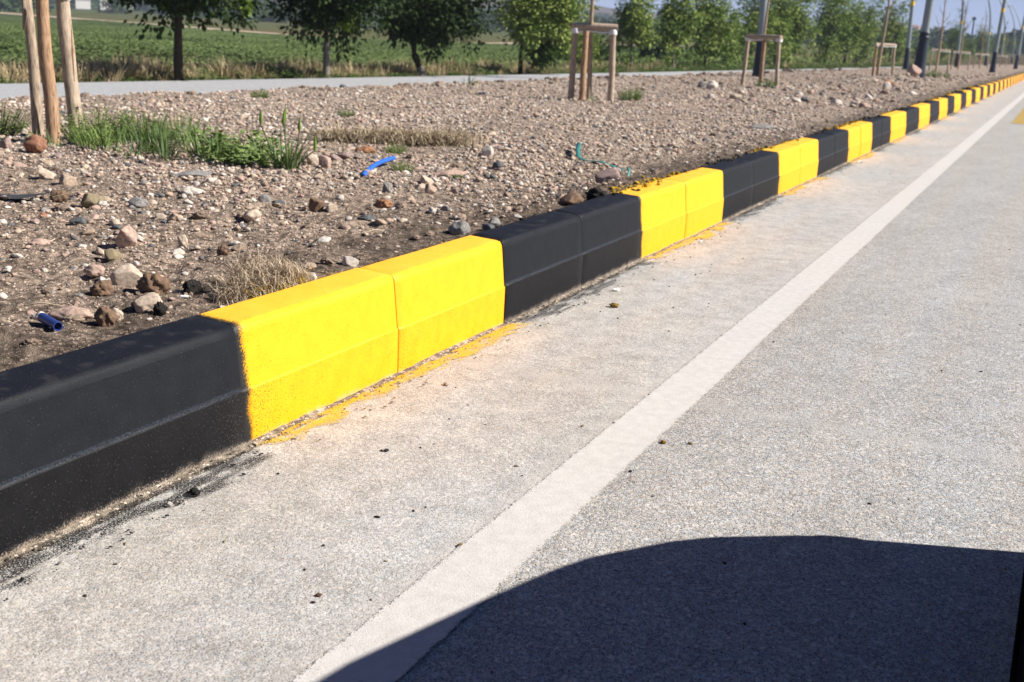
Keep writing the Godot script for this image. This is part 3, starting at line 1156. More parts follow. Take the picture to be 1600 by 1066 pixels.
func hero_stones() -> void:
	var made := {}
	# name, lat, s, width, height, tint, shape (r round, a angular, f flat slab, c clod of earth), turn, label
	var list := [
		["rock", -2.20, 2.25, 0.092, 0.056, "cream", "a", 0.5, "large pale cream angular rock, biggest loose stone behind the nearest yellow kerb"],
		["rock", -2.58, 2.64, 0.072, 0.064, "pink", "p", 1.2, "upright rounded pink rock with a shaded left face, just beyond the cream rock"],
		["rock", -2.49, 2.49, 0.07, 0.04, "olive", "a", 2.0, "yellowish tan block of rock between the pink rock and the cream rock"],
		["rock", -2.37, 2.30, 0.060, 0.034, "pink", "r", 0.1, "smooth pale pink oval stone touching the left of the cream rock"],
		["rock", -1.93, 2.04, 0.070, 0.045, "cream", "r", 0.9, "half buried whitish round stone with a dark clod stuck on it"],
		["rock", -1.94, 1.94, 0.038, 0.028, "cream", "r", 0.3, "small whitish stone beside the dark clod left of the half buried stone"],
		["rock", -2.10, 1.86, 0.036, 0.026, "white", "r", 0.2, "whitish flat oval stone just above the short dark blue pipe"],
		["rock", -2.04, 1.90, 0.110, 0.030, "pink", "f", 0.35, "long flat reddish stone lying behind the dark blue pipe"],
		["rock", -4.62, 4.14, 0.112, 0.088, "rust", "r", 0.6, "reddish brown round boulder at the foot of the thin grey sapling"],
		["rock", -4.85, 4.15, 0.076, 0.072, "mauve", "r", 0.1, "mauve round boulder at the left edge beside the reddish boulder"],
		["rock", -3.71, 3.48, 0.080, 0.058, "tan", "a", 1.4, "tan angular block beside a cream stone below the green weeds"],
		["rock", -3.89, 3.53, 0.074, 0.052, "cream", "a", 0.9, "cream stone with a pink side beside the tan angular block"],
		["rock", -3.50, 4.01, 0.200, 0.030, "grey", "f", 0.75, "long flat grey slab of stone lying below the grass"],
		["rock", -2.86, 2.55, 0.068, 0.024, "pink", "r", 0.7, "flat pink oval stone lying on bare soil left of the upright pink rock"],
		["rock", -2.96, 2.81, 0.056, 0.028, "slate", "r", 0.6, "dark grey oval pebble on bare soil near the flat pink oval stone"],
		["rock", -3.04, 3.18, 0.075, 0.034, "grey", "r", 0.5, "pale grey oval stone in the middle of the bare soil"],
		["rock", -3.08, 3.53, 0.080, 0.032, "white", "a", 0.4, "flat white angular stone below the long grey slab"],
		["rock", -2.44, 2.74, 0.034, 0.038, "cream", "p", 0.2, "small pointed cream stone standing right of the upright pink rock"],
		["rock", -1.86, 2.82, 0.050, 0.028, "white", "a", 0.2, "white stone lying near the yellow kerb beside the dry grass tuft"],
		["rock", -1.84, 2.59, 0.034, 0.022, "white", "r", 0.5, "small white oval pebble just right of the dry grass tuft"],
		["rock", -1.78, 2.57, 0.032, 0.021, "tan", "r", 0.3, "small tan pebble against the back of the yellow kerb"],
		["rock", -1.85, 3.51, 0.080, 0.050, "grey", "r", 0.4, "rounded grey rock behind the kerb where yellow turns to black"],
		["rock", -1.79, 3.62, 0.050, 0.028, "slate", "r", 0.2, "dark grey stone beside the rounded grey rock behind the kerb"],
		["rock", -1.82, 3.72, 0.060, 0.034, "grey", "r", 1.2, "grey stone lying along the back of the second black stripe"],
		["rock", -2.50, 3.56, 0.064, 0.046, "earth", "a", 0.4, "dark brown block with a shaded face left of a cream stone"],
		["rock", -2.44, 3.57, 0.046, 0.036, "cream", "a", 0.8, "cream stone touching the dark brown block"],
		["rock", -2.39, 3.87, 0.078, 0.044, "orange", "c", 0.2, "crumbling orange brown lump below the bright blue hose"],
		["rock", -2.73, 3.54, 0.056, 0.038, "grey", "r", 0.9, "round grey pebble on bare soil right of the flat white stone"],
		["rock", -2.23, 3.49, 0.066, 0.022, "slate", "r", 0.3, "flat grey green stone in bare soil below the orange brown lump"],
		["rock", -1.95, 5.26, 0.135, 0.086, "mauve", "r", 0.5, "large mauve grey boulder below the teal strap"],
		["rock", -1.82, 4.48, 0.15, 0.058, "earth", "f", 1.5, "flat brown stone lying along the back of the second black stripe"],
		["rock", -2.31, 10.05, 0.30, 0.045, "grey", "f", 0.6, "thin pale grey concrete slab lying on the gravel near the kerb"],
		["rock", -3.18, 29.0, 0.36, 0.30, "pink", "a", 0.5, "big pinkish boulder at the foot of the nearest dark lamp post"],
		["rock", -5.21, 18.72, 0.21, 0.14, "white", "r", 0.5, "bright white stone on the gravel in front of the second stake frame"],
		["rock", -5.42, 18.9, 0.17, 0.12, "grey", "a", 0.9, "grey stone left of the bright white stone"],
		["rock", -3.30, 4.78, 0.090, 0.080, "pink", "a", 1.9, "pinkish white angular block behind the eared grass"],
		["rock", -3.42, 4.83, 0.070, 0.068, "cream", "a", 0.9, "cream angular block left of the pinkish white block"],
		["rock", -3.58, 5.58, 0.125, 0.045, "orange", "f", 0.5, "flat orange pink stone below the strip of dead grass"],
		["rock", -3.47, 5.21, 0.092, 0.034, "mauve", "r", 0.4, "long mauve pebble below the flat orange pink stone"],
		["rock", -2.93, 5.87, 0.074, 0.064, "white", "r", 0.3, "round greyish white stone standing out of the gravel above the kerb"],
		["rock", -2.72, 5.02, 0.20, 0.038, "pink", "f", 0.7, "broad flat pink slab in the gravel right of the blue hose"],
		["rock", -2.64, 4.65, 0.078, 0.046, "cream", "a", 1.4, "cream stone sitting on a tan stone right of the blue hose"],
		["rock", -2.45, 4.35, 0.060, 0.050, "tan", "a", 1.1, "tan stone below the cream stone right of the blue hose"],
		["rock", -2.58, 4.20, 0.042, 0.050, "grey", "p", 0.5, "small upright grey pebble under the blue hose"],
		["soil_clod", -1.93, 1.90, 0.060, 0.046, "earth", "c", 0.5, "dark clod of earth right of the dark blue pipe"],
		["soil_clod", -1.885, 2.03, 0.036, 0.034, "tar", "c", 0.9, "small black clod stuck on the half buried white stone"],
		["soil_clod", -2.01, 2.29, 0.060, 0.046, "tar", "c", 1.5, "black clod of earth left of the dry grass tuft"],
		["soil_clod", -2.06, 2.20, 0.095, 0.056, "earth", "c", 0.2, "large brown clod of earth beside the cream rock"],
		["soil_clod", -2.17, 2.13, 0.060, 0.040, "earth", "c", 1.2, "brown clod of earth under the cream rock"],
		["soil_clod", -1.775, 4.67, 0.12, 0.06, "tar", "c", 0.4, "black painted clod at the end of the second black stripe"],
		["soil_clod", -1.70, 4.95, 0.07, 0.035, "tar", "c", 1.9, "black clod in the gap behind the second yellow stripe"],
		["soil_clod", -3.35, 3.10, 0.075, 0.048, "earth", "c", 0.8, "reddish brown clod left of the olive stone"],
		["rock", -3.21, 3.12, 0.090, 0.056, "olive", "a", 1.0, "olive brown stone with a stalk lying across it"],
		["rock", -3.17, 2.85, 0.034, 0.026, "rust", "r", 1.0, "small dark red pebble on bare soil"],
		["rock", -2.69, 2.99, 0.050, 0.036, "tan", "c", 0.6, "tan crumbling lump with a white chip right of the pink rock"],
		["soil_clod", -2.26, 2.72, 0.045, 0.032, "earth", "c", 0.4, "dark brown clod above the dry grass tuft"],
		["rock", -3.05, 24.0, 0.26, 0.14, "orange", "a", 0.4, "orange brown rock in the rubble before the nearest lamp post"],
		["rock", -2.9, 22.5, 0.2, 0.13, "white", "r", 0.9, "white rock in the rubble before the nearest lamp post"],
	]
	var shapes := {"a": [], "r": [], "f": [], "p": [], "c": []}
	for n in 5:
		shapes.a.append(rock(60 + n, 3, 11, 0.22, 0.8))
		shapes.r.append(rock(70 + n, 3, 2, 0.22, 0.78))
		shapes.c.append(clod_mesh(n))
	for n in 2:
		shapes.f.append(rock(80 + n, 3, 8, 0.25, 0.5))
		shapes.p.append(rock(90 + n, 3, 6, 0.2, 1.0))
	var i := 0
	for e in list:
		var key: String = e[5]
		if not made.has(key):
			made[key] = tinted(stone_tints[key])
		var set_: Array = shapes[e[6]]
		var mesh: Mesh = set_[i % set_.size()]
		var bb := mesh.get_aabb()
		var o := piece(e[0], mesh, made[key])
		var k: float = e[3] / bb.size.x
		o.scale = Vector3(k, e[4] / bb.size.y * 1.25, k * (0.75 if e[6] != "f" else 0.6))
		o.rotation.y = e[7]
		o.position = Vector3(e[1], soil_y(e[1], e[2]) + e[4] * 0.36, -e[2])
		tag(o, e[8], "clod" if e[0] == "soil_clod" else "rock")
		i += 1
	M.rock_mats = made


func gravel_amount(x: float, s: float) -> float:
	var k := smooth(-1.85, -2.9, x) * 0.75 + 0.25 * smooth(-1.75, -1.95, x)
	k *= lerpf(0.26, 1.0, smooth(2.6, 4.6, s + maxf(0.0, -x - 3.0) * 0.9))
	k *= clampf(0.80 + 1.5 * noise_a.get_noise_2d(x * 0.8, s * 0.6), 0.08, 1.2)
	k *= 1.0 - 0.25 * smooth(16.0, 26.0, s)
	return k * smooth(-8.4, -7.9, x)


func gravel() -> void:
	var r := random(77)
	var keys := ["cream", "cream", "white", "pink", "pink", "tan", "tan", "cream", "grey", "slate", "mauve", "cream", "cream", "tan", "white", "pink", "white"]
	var all := []
	# x range, s range, tries to the square metre, size range
	for band in [[-5.6, -1.75, 0.5, 5.6, 5200.0, 0.0024, 0.0060], [-7.0, -1.8, 0.5, 11.5, 900.0, 0.006, 0.013], [-8.4, -1.8, 0.6, 34.0, 400.0, 0.009, 0.022], [-8.4, -1.9, 1.0, 60.0, 17.0, 0.018, 0.036], [-4.6, -1.95, 14.0, 48.0, 9.0, 0.035, 0.085]]:
		var n := int((band[1] - band[0]) * (band[3] - band[2]) * band[4])
		for i in n:
			var x := r.randf_range(band[0], band[1])
			var s := r.randf_range(band[2], band[3])
			var size: float = band[5] * pow(band[6] / band[5], pow(r.randf(), 1.7))
			var key: String = keys[r.randi() % keys.size()]
			var ok := r.randf() < gravel_amount(x, s)
			var yaw := r.randf() * TAU
			var stretch := Vector3(r.randf_range(0.8, 1.35), r.randf_range(0.55, 1.0), r.randf_range(0.75, 1.0))
			var tilt := Vector2(r.randf_range(-0.3, 0.3), r.randf_range(-0.3, 0.3))
			var shade := r.randf_range(0.8, 1.2)
			if not ok:
				continue
			var v := seen(Vector3(x, 0.28, -s))
			if v.z < 0.2 or absf(v.x) > 1.7 or absf(v.y) > 1.7:
				continue
			var b := Basis.from_euler(Vector3(tilt.x, yaw, tilt.y)) * Basis.from_scale(stretch * size)
			var c: Color = stone_tints[key] * shade
			c.a = 1.0
			var pix := size / v.z if absf(v.x) < 0.99 and absf(v.y) < 0.99 else 0.0
			all.append([pix, Transform3D(b, Vector3(x, soil_y(x, s) + size * stretch.y * r.randf_range(0.1, 0.5), -s)), c, key, size])
	all.sort_custom(func(a, b): return a[0] > b[0])
	var big := []
	var small := []
	for n in 5:
		big.append(rock(300 + n, 2, 4 + 2 * n, 0.30, 0.72))
		small.append(rock(320 + n, 1, 4 + 2 * n, 0.34, 0.75))
	var names := {"cream": "cream", "white": "whitish", "pink": "pink", "tan": "tan", "grey": "grey", "slate": "dark grey", "rust": "reddish brown", "mauve": "mauve"}
	var mats := {}
	for key in names:
		mats[key] = tinted(stone_tints[key])
	var singles := mini(235, all.size())
	for i in singles:
		var e: Array = all[i]
		var o := piece("pebble", big[i % 5], mats[e[3]])
		o.transform = e[1]
		var where_ := say_where("%s %s pebble" % ["larger" if e[4] > 0.026 else "middling" if e[4] > 0.014 else "small", names[e[3]]], o.position)
		tag(o, where_ if where_ != "" else "small %s pebble lying loose among the gravel of the median" % names[e[3]], "pebble", "loose %s pebbles on the median" % names[e[3]])
	var where := [[], [], [], [], []]
	var tints := [[], [], [], [], []]
	for i in range(singles, all.size()):
		where[i % 5].append(all[i][1])
		tints[i % 5].append(all[i][2])
	for n in 5:
		scatter("gravel", small[n], M.grit, where[n], tints[n])
	var clod := clod_mesh(21)
	var lumps := []
	var ltint := []
	for i in 3400:
		var s := 3.6 + 26.0 * pow(r.randf(), 1.2)
		var heap := noise_a.get_noise_2d(s * 0.9, 7.0)
		if heap < 0.08 and r.randf() < 0.9:
			continue
		var x := KERB - 0.128 - lerpf(-0.075 * clampf(heap * 1.8, 0.1, 1.0), 0.09, sqrt(r.randf()))
		var size := 0.0028 + 0.0075 * pow(r.randf(), 2.5) * (0.7 + 0.09 * minf(s, 16.0))
		var over := x > KERB - 0.14
		lumps.append(Transform3D(Basis.from_euler(Vector3(r.randf(), r.randf() * TAU, 0)) * Basis.from_scale(Vector3(size * 1.2, size, size)), Vector3(x, (0.297 if over else soil_y(x, s)) + size * 0.3, -s)))
		ltint.append((Color(0.70, 0.44, 0.03) if r.randf() < 0.8 else Color(0.10, 0.08, 0.06)) if is_yellow(s) else (Color(0.024, 0.025, 0.027) if r.randf() < 0.8 else Color(0.14, 0.11, 0.085)))
	for i in 2600:
		var s := 1.2 + 44.0 * pow(r.randf(), 1.4)
		var x := lerpf(-1.9, -8.2, pow(r.randf(), 0.8 if s > 6.0 else 2.0))
		var k := noise_a.get_noise_2d(x * 0.7 + 9.0, s * 0.5)
		if k < 0.05 and r.randf() < 0.7 and x > -7.4:
			continue
		var size := (0.006 + 0.02 * pow(r.randf(), 2.0)) * (1.0 + 0.9 * smooth(6.0, 20.0, s)) * (1.7 if x < -7.4 else 1.0)
		var e := r.randf_range(0.7, 1.2)
		lumps.append(Transform3D(Basis.from_euler(Vector3(r.randf(), r.randf() * TAU, 0)) * Basis.from_scale(Vector3(size * 1.2, size * 0.8, size)), Vector3(x, soil_y(x, s) + size * 0.15, -s)))
		ltint.append(Color(0.44 * e, 0.335 * e, 0.26 * e))
	scatter("earth_lumps", clod, M.grit, lumps, ltint)
	# crumbs of earth and paint flakes on the road
	var crumbs := []
	var ctint := []
	for i in 190:
		var x := -1.55 + 1.7 * pow(r.randf(), 1.8)
		var s := 0.9 + 9.0 * pow(r.randf(), 1.3)
		var size := r.randf_range(0.0012, 0.0036)
		crumbs.append(Transform3D(Basis.from_euler(Vector3(0, r.randf() * TAU, 0)) * Basis.from_scale(Vector3(size * r.randf_range(0.9, 2.2), size, size)), Vector3(x, size * 0.4, -s)))
		ctint.append([Color(0.05, 0.04, 0.035), Color(0.10, 0.08, 0.06), Color(0.36, 0.25, 0.16), Color(0.5, 0.42, 0.34)][r.randi() % 4])
	for i in 900:
		var s := 0.5 + 12.0 * pow(r.randf(), 1.4)
		var x := KERB + 0.006 + 0.13 * pow(r.randf(), 2.0)
		var size := r.randf_range(0.0012, 0.0042)
		crumbs.append(Transform3D(Basis.from_euler(Vector3(0, r.randf() * TAU, 0)) * Basis.from_scale(Vector3(size * r.randf_range(0.9, 1.6), size * 0.8, size)), Vector3(x, size * 0.4 + 0.003, -s)))
		var dark := not is_yellow(s)
		ctint.append((Color(0.04, 0.04, 0.04) if r.randf() < 0.55 else Color(0.3, 0.27, 0.23)) if dark else (Color(0.62, 0.4, 0.03) if r.randf() < 0.3 else Color(0.45, 0.38, 0.3)))
	scatter("road_grit", small[1], M.grit, crumbs, ctint)


# ---------------------------------------------------------------- litter
func at_soil(x: float, s: float, up := 0.0) -> Vector3:
	return Vector3(x, soil_y(x, s) + up, -s)


func pipe(st: SurfaceTool, pts: Array, outer: float, inner: float) -> void:
	var ro := []
	var ri := []
	for p in pts:
		ro.append(outer)
		ri.append(inner)
	tube(st, pts, ro, 14, 0.0, false)
	var back := pts.duplicate()
	back.reverse()
	# the bore: same tube turned inside out
	var inside := begin()
	tube(inside, pts, ri, 14, 0.0, false)
	var arr := inside.commit_to_arrays()
	var v: PackedVector3Array = arr[Mesh.ARRAY_VERTEX]
	for i in range(0, v.size(), 3):
		for e in [0, 2, 1]:
			st.add_vertex(v[i + e])
	st.set_smooth_group(-1)
	for end in [0, pts.size() - 1]:
		var nxt: int = 1 if end == 0 else pts.size() - 2
		var fwd: Vector3 = (pts[end] - pts[nxt]).normalized()
		var side := fwd.cross(Vector3.UP).normalized()
		var up := side.cross(fwd)
		for k in 14:
			var a := TAU * k / 14.0
			var b := TAU * (k + 1) / 14.0
			var da := side * cos(a) + up * sin(a)
			var db := side * cos(b) + up * sin(b)
			quad(st, pts[end] + da * inner, pts[end] + da * outer, pts[end] + db * outer, pts[end] + db * inner)


func ribbon(st: SurfaceTool, pts: Array, half: float, thick: float, ups: Array) -> void:
	st.set_smooth_group(0)
	for i in pts.size() - 1:
		var f0: Vector3 = (pts[mini(i + 1, pts.size() - 1)] - pts[maxi(i - 1, 0)]).normalized()
		var f1: Vector3 = (pts[mini(i + 2, pts.size() - 1)] - pts[i]).normalized()
		var s0: Vector3 = f0.cross(ups[i]).normalized() * half
		var s1: Vector3 = f1.cross(ups[i + 1]).normalized() * half
		var u0: Vector3 = s0.cross(f0).normalized() * thick
		var u1: Vector3 = s1.cross(f1).normalized() * thick
		var a: Vector3 = pts[i]
		var b: Vector3 = pts[i + 1]
		quad(st, a - s0 + u0, a + s0 + u0, b + s1 + u1, b - s1 + u1)
		quad(st, a + s0 - u0, a - s0 - u0, b - s1 - u1, b + s1 - u1)
		quad(st, a + s0 + u0, a + s0 - u0, b + s1 - u1, b + s1 + u1)
		quad(st, a - s0 - u0, a - s0 + u0, b - s1 + u1, b - s1 - u1)


func litter() -> void:
	var st := begin()
	var pts := []
	for k in 9:
		var t := k / 8.0
		pts.append(Vector3(lerpf(-2.95, -3.13, t), 0, -lerpf(4.58, 5.16, t)) + Vector3(-0.02 * sin(t * PI), 0.280 + 0.028 * t + 0.008 * sin(t * PI), 0.0))
	pipe(st, pts, 0.0115, 0.0085)
	tag(piece("hose", finish(st), M.blue_hose), "short bent piece of bright blue hose lying on the gravel", "hose")
	st = begin()
	pts = []
	for k in 5:
		var t := k / 4.0
		pts.append(at_soil(-2.05, 1.822).lerp(at_soil(-1.965, 1.790), t) + Vector3(0, 0.016 - 0.002 * t, 0))
	pipe(st, pts, 0.0112, 0.0088)
	tag(piece("pipe", finish(st), M.blue_pipe), "short offcut of dark blue plastic pipe lying in the soil behind the black kerb", "pipe")
	# teal strap: a flat band folded once, and a loose scrap of it
	st = begin()
	pts = [at_soil(-2.66, 6.62, 0.055), at_soil(-2.58, 6.40, 0.05), at_soil(-2.50, 6.22, 0.018), at_soil(-2.44, 6.18, 0.010), at_soil(-2.34, 6.14, 0.012), at_soil(-2.24, 6.08, 0.010), at_soil(-2.15, 6.05, 0.004)]
	var ups := []
	for p in pts:
		ups.append(Vector3(0.3, 1.0, 0.2).normalized())
	ribbon(st, pts, 0.014, 0.0012, ups)
	tag(piece("plastic_strap", finish(st), M.strap), "flat teal plastic strap bent in two on the gravel", "strap")
	st = begin()
	pts = [at_soil(-1.99, 5.66, 0.05), at_soil(-1.975, 5.64, 0.028), at_soil(-1.97, 5.62, 0.006)]
	ribbon(st, pts, 0.008, 0.001, [Vector3(0.6, 0.4, 0.7), Vector3(0.6, 0.4, 0.7), Vector3(0.6, 0.4, 0.7)])
	tag(piece("plastic_strap", finish(st), M.strap), "tiny teal scrap of strap standing behind the second yellow stripe", "strap")
	# sheet of dark roofing felt
	var at := func(i: int, j: int) -> Vector3:
		var u := i / 12.0
		var w := j / 6.0
		var x := -3.98 + 0.46 * u + 0.10 * w
		var s := 2.86 + 0.30 * u * 0.6 + 0.16 * w + 0.02 * sin(u * 9.0)
		return Vector3(x, soil_y(x, s) * 0.4 + 0.186 + 0.012 * sin(u * 5.0 + w * 2.0), -s)
	var felt := grid_mesh(13, 7, at, func(_i, _j, _p): return Color.WHITE)
	tag(piece("felt_sheet", felt, M.felt), "flat sheet of dark grey felt lying on the soil at the left edge", "sheet")
	# cigarette end: paper tube and a filter end
	var cig := thing("cigarette_end", "white cigarette end lying in the soil left of the dry grass tuft", "cigarette end", at_soil(-1.945, 2.19, 0.006), 0.5)
	st = begin()
	tube(st, [Vector3(-0.013, 0, 0), Vector3(0.008, 0, 0)], [0.0036, 0.0036], 10)
	piece("paper", finish(st), M.paper, cig)
	st = begin()
	tube(st, [Vector3(0.008, 0, 0), Vector3(0.013, 0, 0)], [0.0034, 0.0032], 10)
	piece("filter", finish(st), M.wood_pale, cig)
	# scraps of paper and plastic
	for e in [[Vector3(-1.46, 0.004, -4.12), 0.030, 0.4, "crumpled white paper scrap on the road by the second black stripe"], [at_soil(-4.72, 20.3, 0.03), 0.11, 0.9, "white plastic scrap on the gravel at the second stake frame"], [at_soil(-2.75, 26.0, 0.05), 0.14, 0.2, "pale blue white plastic bag scrap on the rubble near the big boulder"], [Vector3(-1.50, 0.004, -10.5), 0.05, 1.1, "tiny white scrap at the foot of the fourth black stripe"], [Vector3(-1.50, 0.004, -5.45), 0.022, 0.1, "tiny pale scrap on the yellow overspray under the second yellow stripe"]]:
		var z: float = e[1]
		var r := random(int(z * 1000.0))
		var h := []
		for k in 25:
			h.append(r.randf_range(0.0, 0.35) * z)
		var pat := func(i: int, j: int) -> Vector3: return Vector3((i / 4.0 - 0.5) * z * (1.0 - 0.12 * j), h[j * 5 + i], -(j / 4.0 - 0.5) * z * 0.7)
		var o := piece("paper_scrap", grid_mesh(5, 5, pat, func(_i, _j, _p): return Color.WHITE), M.paper)
		o.position = e[0]
		o.rotation.y = e[2]
		tag(o, e[3], "litter")
	# lumps on the road
	for e in [[-1.37, 3.85, 0.018, Color(0.30, 0.19, 0.04), "yellow brown lump of earth on the road beside the second black stripe"], [-0.75, 2.54, 0.008, Color(0.36, 0.22, 0.03), "small yellow brown crumb beside the white line"], [-0.69, 2.57, 0.006, Color(0.30, 0.2, 0.08), "smaller brown crumb right of the yellow brown crumb"], [-0.91, 1.77, 0.007, Color(0.26, 0.18, 0.06), "brown crumb on the left edge of the white line"], [-1.03, 1.47, 0.006, Color(0.2, 0.11, 0.07), "reddish brown crumb on the road in the foreground left"], [-1.505, 1.70, 0.016, Color(0.02, 0.02, 0.02), "black painted lump at the foot of the nearest black stripe"], [-1.51, 1.63, 0.010, Color(0.6, 0.55, 0.5), "white chip beside the black painted lump"], [-1.43, 2.66, 0.009, Color(0.6, 0.5, 0.42), "pale pebble on the yellow overspray of the nearest yellow stripe"], [-1.3, 2.13, 0.007, Color(0.05, 0.045, 0.04), "dark flake on the road near the nearest yellow overspray"]]:
		var m := tinted(e[3])
		var o := piece("road_crumb", M.crumb if M.has("crumb") else clod_mesh(9), m)
		M.crumb = o.mesh
		o.scale = Vector3(e[2], e[2] * 0.7, e[2] * 0.8)
		o.position = Vector3(e[0], e[2] * 0.4, -e[1])
		o.rotation.y = e[0] * 9.0
		tag(o, e[4], "crumb")


# ---------------------------------------------------------------- plants
func blade(st: SurfaceTool, root: Vector3, dir: Vector3, length: float, width: float, droop: float, c: Color, segs := 4) -> void:
	st.set_smooth_group(0)
	var side := dir.cross(Vector3.UP)
	side = (side if side.length() > 0.05 else Vector3.RIGHT).normalized()
	var p := root
	var d := dir.normalized()
	for i in segs:
		var t0 := float(i) / segs
		var t1 := float(i + 1) / segs
		var w0 := width * (1.0 - t0 * t0) * (0.55 + 0.45 * minf(1.0, t0 * 4.0 + 0.2))
		var w1 := width * (1.0 - t1 * t1)
		var q := p + d * length / segs
		st.set_color(c * (0.85 + 0.2 * t0))
		if i == segs - 1:
			for v in [p - side * w0, q, p + side * w0]:
				st.add_vertex(v)
		else:
			quad(st, p - side * w0, p + side * w0, q + side * w1, q - side * w1)
		p = q
		d = (d + Vector3(dir.x * 0.25, -droop, dir.z * 0.25) / segs * 2.0).normalized()


func leaf(st: SurfaceTool, at: Vector3, fwd: Vector3, up: Vector3, length: float, width: float, c: Color) -> void:
	var side := fwd.cross(up).normalized() * width
	st.set_color(c)
	var mid := at + fwd * length * 0.45 + up * width * 0.25
	var l := at + fwd * length * 0.4 - side + up * width * 0.1
	var r := at + fwd * length * 0.4 + side + up * width * 0.1
	var tip := at + fwd * length - up * width * 0.3
	for v in [at, mid, l, at, r, mid, mid, tip, l, mid, r, tip]:
		st.add_vertex(v)


func grass_mesh(n: int, blades: int, height: float, spread: float, width: float, droop: float, c: Color, c2: Color) -> ArrayMesh:
	var r := random(n)
	var st := begin()
	for i in blades:
		var a := r.randf() * TAU
		var out := r.randf()
		var root := Vector3(cos(a), 0, sin(a)) * spread * 0.3 * sqrt(r.randf())
		var dir := Vector3(cos(a) * out * spread / height, 1.0, sin(a) * out * spread / height)
		var col := c.lerp(c2, r.randf())
		blade(st, root, dir, height * r.randf_range(0.5, 1.1), width * r.randf_range(0.6, 1.2), droop * r.randf_range(0.3, 1.3), col)
	return finish(st)


func weed_mesh(n: int, stems: int, height: float, spread: float, leaf_len: float, c: Color, c2: Color) -> ArrayMesh:
	var r := random(n)
	var st := begin()
	for i in stems:
		var a := r.randf() * TAU
		var out := sqrt(r.randf()) * spread
		var p := Vector3(cos(a), 0, sin(a)) * out * 0.55
		var top := Vector3(cos(a) * out, height * r.randf_range(0.35, 1.0) * (1.0 - 0.4 * out / spread), sin(a) * out)
		var col := c.lerp(c2, r.randf())
		st.set_color(col * 0.8)
		tube(st, [p, p.lerp(top, 0.5) + Vector3(0, 0.01, 0), top], [0.0022, 0.0018, 0.001], 4, 0.0, false)
		st.set_smooth_group(-1)
		for k in 9:
			var t := 0.2 + 0.8 * k / 8.0
			var q := p.lerp(top, t)
			var b := r.randf() * TAU
			var f := Vector3(cos(b), r.randf_range(-0.1, 0.7), sin(b)).normalized()
			leaf(st, q, f, Vector3(r.randf_range(-0.4, 0.4), 1, r.randf_range(-0.4, 0.4)).normalized(), leaf_len * r.randf_range(0.6, 1.2) * (1.2 - 0.5 * t), leaf_len * 0.2 * r.randf_range(0.8, 1.3), col * r.randf_range(0.8, 1.25))
	return finish(st)


